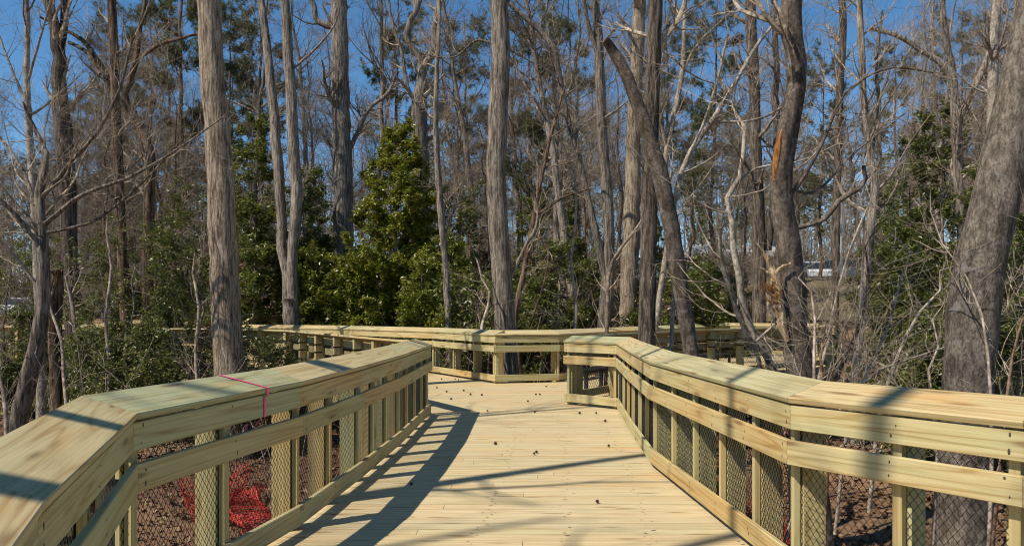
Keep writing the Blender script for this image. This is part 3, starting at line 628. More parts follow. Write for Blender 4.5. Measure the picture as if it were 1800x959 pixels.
for pp in ([(1384, 600, 8), (1375, 560, 17), (1366, 520, 18), (1358, 482, 14), (1349, 455, 7), (1338, 437, 4), (1324, 420, 2)], [(1370, 530, 9), (1362, 497, 8), (1366, 475, 6), (1390, 462, 3)], [(1368, 500, 7), (1350, 478, 4), (1340, 472, 3), (1326, 470, 2)]):
    L = resample(px_poly(pp, 9.80), 14); L[1:-1, :3] += g0.normal(size=(12, 3))*L[1:-1, 3:4]*.35; L[2:, 3] *= g0.uniform(.7, 1.15, 12); mb.tube(L[:, :3]-b0, L[:, 3], 6)
link('split_stub', mb.mesh('split_stub'), M['splinter'], sc_tree)
mb = MB(); g = rng(77)
for k in range(40):
    a = P(1364+g.normal()*6, 520+g.normal()*14, 9.75); b = a+np.array([-.10-.1*g.random(), g.normal()*.03, .04+.14*g.random()]); mb.tube(np.array([a, (a+b)/2, b])-b0, np.array([.006, .004, .001]), 3)
link('splinters', mb.mesh('splinters'), M['scar'], sc_tree)
tree('dark_pair_tree', 'dark trunk behind the scarred tree at right', [(1334, 600, 24), (1334, 440, 23), (1330, 300, 21), (1326, 150, 19), (1320, 0, 18)], 29, 'dark', 4, [[(1350, 440, 12), (1362, 330, 13), (1366, 200, 12), (1362, 60, 10), (1360, -20, 9)]], seed=21, n1=14, n2=110, n3=500, zmin=6, twig='twig_dark')
tree('bent_slim_tree', 'slim grey bent tree between scarred tree and massive leaning trunk', [(1505, 640, 16), (1516, 560, 16), (1522, 480, 17), (1530, 400, 17), (1538, 350, 15), (1530, 270, 12), (1518, 170, 11), (1514, 80, 11), (1510, -5, 10)], 17, 'greybark', 3, [[(1530, 270, 8), (1545, 200, 7), (1540, 110, 6), (1552, 20, 5)]], seed=22, n1=16, n2=130, n3=650, zmin=3.5)
tree('massive_leaning_tree', 'massive grey trunk leaning out of the frame at the right edge', [(1700, 720, 80), (1702, 650, 78), (1708, 560, 84), (1720, 480, 80), (1738, 400, 76), (1760, 300, 74), (1782, 200, 71), (1804, 100, 68), (1826, 0, 66)], 8, 'smooth', 4, seed=23, n1=5, n2=30, n3=100, zmin=5, sides=28, lump=.03, flare=1.2)
tree('forked_right_tree', 'forked grey tree in the upper right corner', [(1688, 560, 15), (1692, 420, 15), (1684, 300, 15), (1680, 200, 16), (1674, 130, 7)], 24, 'greybark', 0, [[(1680, 190, 13), (1672, 120, 12), (1662, 60, 11), (1655, -20, 10)], [(1683, 240, 12), (1690, 200, 12), (1715, 150, 11), (1738, 90, 10), (1755, 40, 9), (1765, -30, 7)], [(1680, 180, 12), (1668, 125, 10), (1620, 90, 9), (1570, 60, 8), (1530, 50, 6)]], seed=24, n1=10, n2=150, n3=800, zmin=5)
tree('slim_dark_tree', 'slim dark trunk above the lamp post at right', [(1468, 600, 12), (1470, 450, 13), (1472, 300, 13), (1476, 160, 12), (1480, 0, 11)], 26, 'dark', 4, seed=25, n1=18, n2=140, n3=700, zmin=5)
tree('pale_right_tree', 'pale trunk rising beside the massive leaning trunk', [(1736, 420, 14), (1742, 300, 16), (1744, 180, 16), (1748, 60, 15), (1752, -10, 14)], 22, 'pale', 3, seed=26, n1=10, n2=80, n3=400, zmin=6)
tree('curved_sapling', 'thin curved sapling with drooping stems right of the big grey trunk', [(912, 640, 9), (905, 560, 10), (920, 480, 9), (935, 400, 9), (950, 320, 8), (968, 240, 6), (990, 160, 4)], 22.5, 'brown', 1, [[(930, 400, 5), (960, 430, 5), (955, 500, 4), (935, 560, 3)], [(940, 380, 5), (985, 350, 4), (1040, 330, 3)]], seed=27, n1=14, n2=90, n3=350, zmin=3)

# --- woods behind: copies of a few bare trees, one object each
def bare_proto(seed, H, r, mat, twig, n1, n2, n3, tw=1.05, low=.3, multi=1, wob=.10):
    g = rng(seed); par = []; mbt = None
    root = thing('bare_tree', 'slender leafless tree crowded among others in the woods behind the boardwalk', 'tree', group='leafless trees in the woods behind the boardwalk')
    for s in range(multi):
        n = 18; z = np.linspace(-.15, H, n); a = np.cumsum(g.normal(size=(n, 2))*wob, 0); lean = g.normal(size=2)*wob*.5*(1+2*(multi > 1))
        p = np.column_stack([a[:, 0]+lean[0]*z*1.2, a[:, 1]+lean[1]*z*1.2, z]); rr = r*(1-.85*np.linspace(0, 1, n)**1.2)*(1+.4*np.exp(-z.clip(0)/.3))
        par.append(np.column_stack([p, rr]))
    A = np.array([resample(q, 24) for q in par])
    V = MB()
    for q in A: V.add(*tubes(q[None, :, :3], q[None, :, 3], 9))
    link('trunk', smooth(V.mesh('trunk')), M[mat], root)
    b1, r1 = sprout(g, A[:, :, :3], A[:, :, 3], n1, low, 1, (H*.10, H*.30), (30, 75), 9, .15, .10, .45, .012*tw)
    b2, r2 = sprout(g, b1, r1, n2, .15, 1, (.6, 1.9), (25, 65), 6, .17, .07, .5, .006*tw)
    b3, r3 = sprout(g, b2, r2, n3, .1, 1, (.3, 1.0), (20, 60), 4, .18, .05, .55, .004*tw)
    mb = MB()
    for pp, rr, s in ((b1, r1, 4), (b2, r2, 3), (b3, r3, 3)): mb.add(*tubes(pp, rr, s))
    link('crown', mb.mesh('crown'), M[twig], root)
    return root
protos = [bare_proto(101, 16, .16, 'greybark', 'twig', 34, 300, 2200), bare_proto(102, 13, .11, 'dark', 'twig_dark', 36, 300, 2200), bare_proto(103, 9, .06, 'brown', 'twig', 30, 280, 2200, low=.2),
          bare_proto(104, 18, .20, 'greybark', 'twig_dark', 36, 280, 1600, low=.4), bare_proto(105, 7, .045, 'pale', 'twig', 40, 320, 2300, low=.12, multi=3), bare_proto(106, 11, .08, 'brown', 'twig', 34, 280, 2300, low=.2)]
def on_deck(x, y, m=.9):
    if y < 18.5 and -2.6-m < x < 2.6+m and y > -2: 
        return (XL(y)-m < x < XR(y)+m) if y < 17 else True
    if 12 < y < 26 and x < 0 and XL(min(y, 21.9))-m < x < XFL(min(y, 25.5))+m: return True
    if 13.5 < y < 30 and x > 0 and XFR(min(y, 28.9))-m < x < (XR(min(y, 22.9)) if y < 22.9 else 9.2+(y-22.9)*.34)+m: return True
    if 24.5 < y < 38 and -14.5 < x < 5 and -4-abs(0) < (x-(-11.5+(max(y, 28)-28)*1.35)) < 3.6: return True
    if 21 < y < 26.5 and -16 < x < -8: return True
    return False
g = rng(321); used = set(); cnt = 0; tries = 0
while cnt < 135 and tries < 4000:
    tries += 1
    y = g.uniform(20, 56); x = g.uniform(-.72, .72)*y
    pxx = CX+F*x/y
    if on_deck(x, y, 1.0) or (y < 33 and -9 < x < 8): continue
    tt = (27.5-y)/.54
    if -3 < tt < 16 and abs(x-(-4-.84*tt)) < 3.2: continue
    if 1180 < pxx < 1330 and g.random() < .6: continue
    if 1440 < pxx < 1515 or (pxx > 1500 and y < 30) or (560 < pxx < 760 and y < 36): continue
    if y > 55.5: continue
    k = int(g.choice(6, p=[.13, .13, .24, .10, .2, .2])) if y > 27 else int(g.choice([2, 4, 5]))
    o = protos[k] if k not in used else copy_tree(protos[k]); used.add(k)
    s = g.uniform(.8, 1.2); o.location = (x, y, float(gz(x, y))-.05); o.rotation_euler = (g.normal()*.03, g.normal()*.03, g.uniform(0, 6.28)); o.scale = (s, s, s*g.uniform(.9, 1.15)); cnt += 1
for k in range(6):
    if k not in used: protos[k].location = (-20-3*k, 50, float(gz(-20-3*k, 50)))

# --- saplings and whips close behind the railings
def whip(label, pts, Y, mat, seed, n1=8, n2=24, n3=60, up=.1):
    return tree('sapling', label, pts, Y, mat, .4, seed=seed, n1=n1, n2=n2, n3=n3, zmin=-.2, len1=(.4, 1.3), flare=1.05, lump=.03, sides=7, cat='sapling', tw=.8, up=up, depth=.4)
whip('thin whip beside the foot of the massive leaning trunk', [(1742, 720, 6), (1738, 640, 5), (1728, 560, 4), (1690, 470, 3), (1640, 400, 2)], 7.2, 'twig', 41)
whip('reddish whip fanning out right of the massive leaning trunk', [(1768, 720, 6), (1775, 650, 5), (1790, 590, 4), (1815, 520, 3)], 7.4, 'twig_red', 42)
whip('pale twiggy stem left of the massive leaning trunk', [(1558, 680, 7), (1580, 620, 6), (1608, 560, 5), (1640, 520, 4), (1668, 490, 2)], 12, 'pale', 43)
whip('arching grey whip over the right railing', [(1508, 690, 6), (1530, 640, 6), (1560, 580, 5), (1580, 500, 4), (1600, 440, 3), (1560, 400, 2)], 11, 'twig', 44)
whip('red brown stem right of the scarred tree', [(1462, 690, 8), (1480, 640, 8), (1500, 600, 7), (1520, 540, 5), (1528, 460, 4)], 10.5, 'twig_red', 45)
whip('spindly stem at the strapped end post', [(1440, 660, 5), (1455, 600, 5), (1470, 520, 4), (1500, 420, 4), (1530, 330, 3)], 12.5, 'pale', 46)
whip('spindly stem in the left thicket near the brown stub', [(120, 740, 7), (112, 660, 6), (108, 600, 5), (88, 540, 4)], 16, 'twig', 47)
whip('forked whip low at the far left edge', [(12, 780, 8), (8, 700, 7), (-4, 650, 5), (-20, 600, 4)], 13, 'twig', 48)
whip('pale straight sapling before the left hollies', [(128, 740, 10), (130, 660, 9), (132, 590, 7), (120, 500, 5)], 19, 'pale', 49)
whip('slim sapling leaning over the far right railing', [(1066, 600, 7), (1068, 540, 7), (1072, 470, 6), (1120, 400, 5), (1160, 350, 3)], 16.4, 'twig_dark', 50)

for k_, (lab_, pts_, Y_, m_) in enumerate([
    ('reddish twiggy stem between scarred tree and slim bent tree', [(1448, 690, 6), (1440, 640, 5), (1452, 590, 4), (1478, 540, 3)], 9.5, 'twig_red'),
    ('thin arching stem low behind the near right railing', [(1590, 700, 5), (1570, 660, 5), (1535, 625, 4), (1490, 610, 3)], 9.0, 'twig'),
    ('pale bent twig just left of the massive trunk', [(1640, 710, 6), (1630, 660, 5), (1650, 610, 4), (1640, 560, 3)], 9.2, 'pale'),
    ('red brown fan of twigs at the right frame edge', [(1790, 720, 6), (1785, 670, 5), (1800, 620, 4), (1796, 560, 3)], 8.2, 'twig_red'),
    ('grey stem rising in front of the scarred tree foot', [(1432, 690, 6), (1428, 640, 6), (1436, 590, 5), (1424, 520, 4)], 8.6, 'twig'),
    ('pale slanting twig above the right railing end', [(1500, 690, 5), (1545, 650, 4), (1600, 630, 3), (1660, 610, 2)], 8.4, 'pale'),
    ('slim stem rising before the left landing', [(190, 720, 7), (192, 640, 6), (186, 560, 6), (196, 470, 5), (190, 380, 4)], 16.5, 'twig'),
    ('slim stem left of the ridged trunk foot', [(348, 690, 6), (344, 620, 6), (350, 540, 5), (340, 460, 4)], 15.5, 'twig'),
    ('bare whip crossing before the big grey trunk', [(842, 620, 5), (850, 560, 5), (862, 520, 4), (840, 470, 3)], 19.2, 'twig'),
    ('twin whip behind the far right railing', [(1010, 600, 6), (1012, 530, 6), (1004, 460, 5), (1012, 380, 4), (1002, 300, 3)], 21, 'twig')]):
    whip(lab_, pts_, Y_, m_, 600+k_, 10, 40, 110)
# --- hollies
def holly_proto(seed, H, W, nleaf, size, mat, name='holly', conical=True, stem=.05, sparse=1.0):
    g = rng(seed); root = thing(name, 'x', 'holly', (0, 0, 0))
    z = np.linspace(-.1, H, 16); a = np.cumsum(g.normal(size=(16, 2))*.04, 0)
    tr = np.column_stack([a, z])[None]; rr = (stem*(1-.85*z/H))[None]
    link('trunk', smooth(mesh_np('trunk', *[(v, [f]) for v, f in [tubes(tr, rr, 7)]][0])), M['greybark'], root)
    n1 = int(70*sparse)
    b1, r1 = sprout(g, tr, rr, n1, .12, .99, (W*.45, W*.62), (60, 100), 7, .10, .02, .4, .008)
    if conical:
        t = (b1[:, 0, 2]/H).clip(0, 1); sc_ = (1.12-t**1.3*.95)*(g.uniform(.55, 1.1, n1)); b1 = b1[:, :1]+(b1-b1[:, :1])*sc_[:, None, None]
    b2, r2 = sprout(g, b1, r1, int(360*sparse), .25, 1, (.25, .8), (25, 65), 5, .15, .04, .5, .004)
    b3, r3 = sprout(g, b2, r2, int(900*sparse), .2, 1, (.12, .4), (25, 70), 4, .18, .03, .55, .0025)
    mb = MB()
    for pp, q, s in ((b1, r1, 4), (b2, r2, 3), (b3, r3, 3)): mb.add(*tubes(pp, q, s))
    link('branches', mb.mesh('branches'), M['twig_dark'], root)
    V, f = leaves_on(g, b3, int(nleaf*.7), .1, size, .045, .5, .9); mb = MB(); mb.add(V, f); V, f = leaves_on(g, b2, int(nleaf*.3), .3, size, .06, .5, .9); mb.add(V, f)
    link('crown', mb.mesh('crown'), M[mat], root)
    return root
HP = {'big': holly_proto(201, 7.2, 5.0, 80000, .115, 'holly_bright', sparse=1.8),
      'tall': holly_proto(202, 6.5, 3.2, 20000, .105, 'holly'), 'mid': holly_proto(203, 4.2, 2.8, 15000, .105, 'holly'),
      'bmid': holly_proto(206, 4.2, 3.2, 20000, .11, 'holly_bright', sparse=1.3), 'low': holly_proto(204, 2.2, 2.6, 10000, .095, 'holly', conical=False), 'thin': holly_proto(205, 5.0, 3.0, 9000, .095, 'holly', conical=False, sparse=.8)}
HH = {'big': 7.2, 'bmid': 4.2, 'tall': 6.5, 'mid': 4.2, 'low': 2.2, 'thin': 5.0}; first = set()
def holly(kind, px, top, Y, label, seed, group='hollies in the woods', wide=1.0):
    g = rng(seed); x = (px-CX)/F*Y; zb = float(gz(x, Y)); h = EYE+(HY-top)/F*Y-zb; s = h/HH[kind]
    o = HP[kind] if kind not in first else copy_tree(HP[kind]); first.add(kind)
    o.location = (x, Y, zb); o.scale = (s*wide*g.uniform(.9, 1.1), s*wide*g.uniform(.9, 1.1), s); o.rotation_euler = (0, 0, g.uniform(0, 6.28))
    o['label'] = label; o['category'] = 'holly'; o['group'] = group; o.name = 'holly_tree' if kind in ('big', 'tall', 'thin') else 'holly_bush'
    return o
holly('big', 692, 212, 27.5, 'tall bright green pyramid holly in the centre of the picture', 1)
G2 = 'darker hollies behind the boardwalk'
LST = [('tall', 452, 215, 29, 'tall dark holly between the ridged trunk and the twin trunks'), ('tall', 560, 330, 33, 'dark holly behind the twin trunks'), ('bmid', 560, 440, 28.5, 'holly left of the bright holly low down'),
       ('bmid', 630, 450, 27, 'holly at the foot of the bright holly'), ('bmid', 742, 455, 25, 'holly bush in front of the bright holly'), ('thin', 800, 330, 29, 'open holly left of the big grey trunk'), ('low', 826, 510, 24, 'low holly just left of the big grey trunk'),
       ('tall', 930, 350, 31, 'holly right of the big grey trunk'), ('mid', 990, 400, 30, 'holly behind the leaning twin tree'), ('mid', 955, 470, 27.5, 'holly bush low right of the big grey trunk'), ('mid', 1040, 440, 33, 'holly hidden behind the leaning twin tree'),
       ('mid', 1240, 450, 31, 'holly right of the sawn off trunk'), ('low', 1185, 490, 28, 'low holly right behind the right branch'), ('mid', 1300, 470, 33, 'holly behind the zigzag sapling'), ('mid', 1405, 490, 33, 'holly behind the scarred tree'),
       ('tall', 1610, 250, 23, 'broad dark holly left of the massive leaning trunk'), ('tall', 1660, 195, 26, 'tall dark holly behind the massive leaning trunk'), ('mid', 1570, 400, 20, 'holly bush beside the slim grey bent tree'), ('mid', 1600, 520, 15, 'holly low behind the near right railing'),
       ('tall', 1800, 380, 15, 'holly at the right edge behind the massive trunk'), ('mid', 1780, 520, 12.5, 'holly bush at the right edge low down'), ('low', 1660, 600, 14, 'low holly at the foot of the massive trunk'),
       ('thin', 150, 420, 21, 'open holly behind the gnarled tree'), ('thin', 262, 400, 19, 'open holly left of the ridged trunk'), ('thin', 335, 370, 20.5, 'open holly touching the ridged trunk'), ('low', 215, 590, 17.5, 'holly bush in the left thicket'),
       ('mid', 150, 560, 18.5, 'holly bush behind the brown stub'), ('mid', 60, 520, 20.5, 'holly bush at the left edge'), ('thin', 20, 440, 22, 'open holly at the far left edge'),
       ('low', 210, 640, 16.5, 'low holly on the leaf litter at left'), ('low', 430, 620, 15.5, 'small holly at the foot of the ridged trunk'), ('low', 120, 640, 19.5, 'small holly under the brown stub'), ('thin', 380, 330, 30, 'open holly behind the ridged trunk'), ('mid', 300, 480, 24, 'holly behind the landing railing'),
       ('tall', 530, 300, 30.5, 'dark holly filling the gap right of the twin trunks'), ('bmid', 800, 420, 26.5, 'sunlit holly right of the slim pale trunk'), ('tall', 1000, 340, 36, 'dark holly behind the sweeping limb'), ('tall', 1560, 330, 30, 'dark holly behind the slim grey bent tree'), ('tall', 1720, 300, 21, 'holly showing on both sides of the massive trunk'), ('tall', 840, 400, 42, 'holly on the bank behind the slim pale trunk'), ('tall', 230, 420, 34, 'holly deep behind the reddish trunk'), ('tall', 100, 440, 33, 'holly deep behind the gnarled tree'), ('tall', 330, 420, 36, 'holly deep behind the landing'), ('tall', 1160, 400, 46, 'holly far up the bank right of the tan trunk'), ('tall', 760, 330, 34, 'dark holly behind the sunny pyramid on its right'), ('tall', 600, 380, 36, 'dark holly below the tall dark trunk'), ('mid', 880, 440, 36, 'holly far behind the big grey trunk'), ('tall', 680, 400, 38, 'dark holly on the bank behind the bright holly'), ('tall', 1110, 430, 37, 'holly on the bank behind the tan trunk'), ('mid', 1690, 480, 19, 'holly right behind the massive trunk foot'), ('tall', 490, 330, 37, 'dark holly on the bank behind the twin trunks')]
for i, (k, px, top, Y, lab) in enumerate(LST):
    x = (px-CX)/F*Y
    holly(k, px, top, Y, lab, 50+i, G2)

# --- pines
def pine_proto(seed, H, r, nclump, low=.45):
    g = rng(seed); root = thing('pine_tree', 'x', 'pine')
    z = np.linspace(-.2, H, 20); a = np.cumsum(g.normal(size=(20, 2))*.06, 0); tr = np.column_stack([a, z])[None]; rr = (r*(1-.85*(z.clip(0)/H)))[None]
    link('trunk', smooth(mesh_np('trunk', *[(v, [f]) for v, f in [tubes(tr, rr, 9)]][0])), M['brown'], root)
    b1, r1 = sprout(g, tr, rr, 46, low, .98, (H*.11, H*.2), (55, 95), 7, .12, .03, .35, .012)
    b2, r2 = sprout(g, b1, r1, 240, .3, 1, (.5, 1.4), (25, 60), 5, .15, .05, .5, .007)
    mb = MB(); mb.add(*tubes(b1, r1, 4)); mb.add(*tubes(b2, r2, 3)); link('branches', mb.mesh('branches'), M['twig_dark'], root)
    i = g.integers(0, len(b2), nclump); k = g.integers(1, 5, nclump); c = b2[i, k]+g.normal(size=(nclump, 3))*.10
    nn = 16; d = g.normal(size=(nclump, nn, 3)); d[..., 2] += .35; d /= np.linalg.norm(d, axis=2, keepdims=True); L = g.uniform(.16, .30, (nclump, nn, 1))
    s = g.normal(size=(nclump, nn, 3)); s -= (s*d).sum(2, keepdims=True)*d; s /= np.linalg.norm(s, axis=2, keepdims=True); c3 = c[:, None]
    V = np.stack([c3+s*.012, c3-s*.012, c3+d*L], 2).reshape(-1, 3)
    link('crown', mesh_np('crown', V, [np.arange(len(V)).reshape(-1, 3)]), M['needle'], root)
    return root
PP = [pine_proto(301, 22, .2, 3000, .42), pine_proto(302, 17, .15, 2800, .3)]; pf = set()
PINES = [(0, 318, 38, 'tall pine with hanging boughs left of the ridged trunk'), (1, 275, 46, 'pine behind the crooked dark tree'), (0, 470, 50, 'pine high above the twin trunks'), (1, 932, 40, 'pine with open boughs right of the big grey trunk'), (0, 690, 52, 'pine behind the wide vee fork'),
         (1, 830, 55, 'pine far behind the slim pale trunk'), (0, 1170, 54, 'pine far behind the straight dark trunk'), (1, 1580, 50, 'pine at upper right behind bare twigs'), (1, 420, 55, 'pine in the far left gap'), (1, 1690, 46, 'pine behind the forked upper right tree'), (0, 1010, 55, 'pine far behind the leaning twin tree'), (1, 130, 52, 'pine at far left behind the forked trunk'), (1, 1250, 49, 'pine behind the pale forked sapling'), (1, 1440, 52, 'pine between scarred tree and lamp post'), (1, 210, 44, 'pine behind the reddish trunk'), (1, 390, 46, 'pine behind the ridged trunk')]
for i, (k, px, Y, lab) in enumerate(PINES):
    x = (px-CX)/F*Y; o = PP[k] if k not in pf else copy_tree(PP[k]); pf.add(k)
    gg = rng(400+i); s = gg.uniform(.85, 1.1); o.location = (x, Y, float(gz(x, Y))); o.scale = (s, s, s); o.rotation_euler = (0, 0, gg.uniform(0, 6.28)); o['label'] = lab; o['group'] = 'pines in the woods'

# --- far wood, one mass
def far_wood():
    g = rng(900); mbt, mbn = MB(), MB(); mtr = MB()
    for i in range(190):
        y = g.uniform(84, 150); x = g.uniform(-.8, .8)*y; z0 = float(gz(x, y)); H = g.uniform(15, 25); pine = g.random() < .36
        z = np.linspace(0, H, 8); p = np.column_stack([x+np.cumsum(g.normal(size=8)*.2), y+np.cumsum(g.normal(size=8)*.2), z0+z])[None]; rr = (.2*(1-.8*z/H))[None]
        mtr.add(*tubes(p, rr, 5))
        if pine:
            b1, r1 = sprout(g, p, rr, 26, .35, 1, (1.8, 4), (55, 95), 5, .12, .03, .4, .03); mbt.add(*tubes(b1, r1, 3))
            n = 750; ii_ = g.integers(0, 26, n); k = g.integers(1, 5, n); c = b1[ii_, k]+g.normal(size=(n, 3))*[.5, .5, .35]
            mbn.add(*leaf_quads(g, c, .55, .5, .2))
        else:
            b1, r1 = sprout(g, p, rr, 26, .2, 1, (2.5, 6), (25, 65), 6, .15, .08, .5, .04); b2, r2 = sprout(g, b1, r1, 130, .15, 1, (1.2, 3), (25, 60), 3, .18, .06, .5, .025)
            b3, r3 = sprout(g, b2, r2, 380, .1, 1, (.8, 1.9), (25, 60), 2, .18, .05, .5, .016)
            for pp, q in ((b1, r1), (b2, r2), (b3, r3)): mbt.add(*tubes(pp, q, 3))
    for i in range(330):                                  # understorey of the far wood
        y = g.uniform(83, 125); x = g.uniform(-.75, .75)*y; z0 = float(gz(x, y)); H = g.uniform(4, 10); n = 60
        ang = g.uniform(0, 6.28, n); ph = g.uniform(.15, 1, n)**.7; st = np.stack([x+g.normal(size=n)*.4, y+g.normal(size=n)*.4, np.full(n, z0)+g.uniform(0, H*.4, n)], 1)
        dr = np.stack([np.cos(ang)*(1-ph)*1.1, np.sin(ang)*(1-ph)*1.1, ph], 1); L = g.uniform(.4, .8, n)*H; pp = st[:, None]+dr[:, None]*(L[:, None]*np.array([0, 1.]))[..., None]
        mbt.add(*tubes(pp, np.array([.045, .015])[None]*g.uniform(.6, 1.2, (n, 1)), 3))
        if g.random() < .45:
            c = np.array([x, y, z0+H*.35])+g.normal(size=(260, 3))*[1.5, 1.5, H*.22]; mbn.add(*leaf_quads(g, c, .5, .6, .2))
    tag(link('distant_wood', mtr.mesh('distant_wood'), M['greybark']), 'far grey trunks of the wood beyond the parking lot', 'woods', kind='stuff')
    tag(link('distant_twigs', mbt.mesh('distant_twigs'), M['twig']), 'haze of bare twigs in the far wood', 'woods', kind='stuff')
    tag(link('distant_pine_foliage', mbn.mesh('distant_pine_foliage'), M['needle']), 'green pine tops of the far wood', 'woods', kind='stuff')
far_wood()

# --- undergrowth of thin stems, and the leaf litter
g = rng(55); n = 1500; xs = []; 
while len(xs) < n:
    y = g.uniform(13, 50); x = g.uniform(-.7, .7)*y
    if not on_deck(x, y, .5): xs.append((x, y, float(gz(x, y))))
base = np.array(xs); d = g.normal(size=(n, 3))*.35; d[:, 2] = 1; K = 7; pts = np.zeros((n, K, 3)); pts[:, 0] = base; L = g.uniform(.8, 3.2, n)
for k in range(1, K):
    d = d+g.normal(size=(n, 3))*.14; d /= np.linalg.norm(d, axis=1, keepdims=True); pts[:, k] = pts[:, k-1]+d*(L/(K-1))[:, None]
rad = (g.uniform(.005, .014, n))[:, None]*np.linspace(1, .3, K)[None]
b2, r2 = sprout(g, pts, rad, 5000, .3, 1, (.2, .8), (25, 65), 4, .18, .04, .6, .003)
mb = MB(); mb.add(*tubes(pts, rad, 4)); mb.add(*tubes(b2, r2, 3))
tag(link('undergrowth', mb.mesh('undergrowth'), M['twig']), 'thicket of thin bare stems on the forest floor', 'undergrowth', kind='stuff')
n = 45000; y = 4+36*g.random(n)**1.3; x = g.uniform(-1, 1, n)*(.75*y+3); c = np.stack([x, y, gz(x, y)+g.uniform(.01, .06, n)], 1)
V, f = leaf_quads(g, c, .12, .62, .9); tag(link('leaf_litter', mesh_np('leaf_litter', V, [f]), M['litter']), 'brown fallen leaves covering the ground', 'leaf litter', kind='stuff')

# --- trees behind the viewer whose shadows fall across the boardwalk
SH = [((-6.75, 3.1), 19, .20, 'straight tree left of the viewpoint throwing the long shadow across the deck'), ((-5.3, -.48), 19, .18, 'tree behind the viewpoint shading the right railing'), ((-5.35, -1.15), 18, .17, 'second tree behind the viewpoint shading the right railing'), ((-6.0, .29), 18, .15, 'third tree behind the viewpoint shading the bend of the right railing'), ((-7.2, 7.75), 18, .13, 'slender tree beyond the left frame edge shading the railing end'), ((-7.9, 7.5), 17, .10, 'thin tree beyond the left frame edge'), ((-10.5, -1.2), 18, .2, 'large tree far behind the viewpoint')]
for i, ((x, y), H, r, lab) in enumerate(SH):
    t = bare_proto(500+i, H, r, 'greybark', 'twig', 9, 40, 110, .9, .5, 1, .022); t.location = (x, y, float(gz(x, y))); t['label'] = lab; t.name = 'shade_tree'; t['group'] = 'trees around the viewpoint'

# ------------------------------------------------------------------ small things
# sweetgum balls on the deck
def ball_mesh():
    g = rng(9); ico = (1+5**.5)/2
    v = np.array([(-1, ico, 0), (1, ico, 0), (-1, -ico, 0), (1, -ico, 0), (0, -1, ico), (0, 1, ico), (0, -1, -ico), (0, 1, -ico), (ico, 0, -1), (ico, 0, 1), (-ico, 0, -1), (-ico, 0, 1)], float); v /= np.linalg.norm(v[0])
    f = np.array([(0, 11, 5), (0, 5, 1), (0, 1, 7), (0, 7, 10), (0, 10, 11), (1, 5, 9), (5, 11, 4), (11, 10, 2), (10, 7, 6), (7, 1, 8), (3, 9, 4), (3, 4, 2), (3, 2, 6), (3, 6, 8), (3, 8, 9), (4, 9, 5), (2, 4, 11), (6, 2, 10), (8, 6, 7), (9, 8, 1)])
    V = list(v*.8); F_ = []
    for t in f:
        c = v[t].mean(0); c = c/np.linalg.norm(c)*1.25; V.append(c); k = len(V)-1
        for a, b in ((0, 1), (1, 2), (2, 0)): F_.append((t[a], t[b], k))
    return mesh_np('gum_ball', np.array(V)*.021, [np.array(F_)])
M['ball'] = plain('seed_ball', (.06, .035, .02), .9)
bm_ = ball_mesh(); bm_.materials.append(M['ball'])
for (px, py) in [(800, 667), (806, 668), (847, 695), (827, 694), (815, 687), (768, 682), (785, 689), (793, 702), (942, 694), (949, 694), (928, 706), (857, 723), (940, 725), (966, 667), (960, 680), (1019, 727), (1048, 727), (1064, 741), (871, 781), (943, 796), (939, 799), (1070, 785), (1050, 884), (723, 853), (776, 667), (968, 671)]:
    Y = F*EYE/(py-HY); gg = rng(px*7+py); o = link('gum_ball', bm_, None, None, ((px-CX)/F*Y, Y, .018)); o.rotation_euler = tuple(gg.uniform(0, 6, 3)); s = gg.uniform(.65, 1.0); o.scale = (s, s, s)
    tag(o, 'small dark spiky seed ball lying on the sunny deck planks', 'seed ball', 'seed balls scattered on the deck')
# pink flagging tape on the near left railing
a = np.array(LEFT[3]); b = np.array(LEFT[4]); d = (b-a)/np.linalg.norm(b-a); nl = np.array([-d[1], d[0]])
ft = thing('flagging_tape', 'pink flagging tape tied over the near left railing cap', 'tape', (a[0]+d[0]*1.3, a[1]+d[1]*1.3, 0))
def strip(nm, pts, w_, dirv, th=.0012):
    mb = MB(); pts = np.array(pts, float); dirv = np.array(dirv, float)
    up = np.array([0, 0, th])
    mb.loft([[p-dirv*w_/2, p+dirv*w_/2, p+dirv*w_/2+np.array([nl[0]*-th, nl[1]*-th, th]), p-dirv*w_/2+np.array([nl[0]*-th, nl[1]*-th, th])] for p in pts]); return link(nm, mb.mesh(nm), M['pink'], ft)
d3 = np.array([d[0], d[1], 0]); n3_ = np.array([nl[0], nl[1], 0])
def rp(o, z, s=0): return n3_*o+d3*s+np.array([0, 0, z])
strip('tape_band', [rp(.235, 1.07+.257*TILT+.004, -.14), rp(.1, 1.07+.122*TILT+.004, -.06), rp(-.02, 1.074, 0)], .022, d3)
strip('tape_drop', [rp(-.028, 1.07, 0), rp(-.026, 1.03, .0), rp(-.006, 1.01, 0), rp(-.006, .885, .0)], .024, d3)
strip('tape_tail', [rp(.02, .875, 0), rp(.05, .82, -.05), rp(.055, .74, -.12), rp(.05, .70, -.13)], .016, d3)
strip('tape_tail', [rp(.03, .86, -.16), rp(.05, .8, -.17), rp(.05, .72, -.20)], .022, d3)
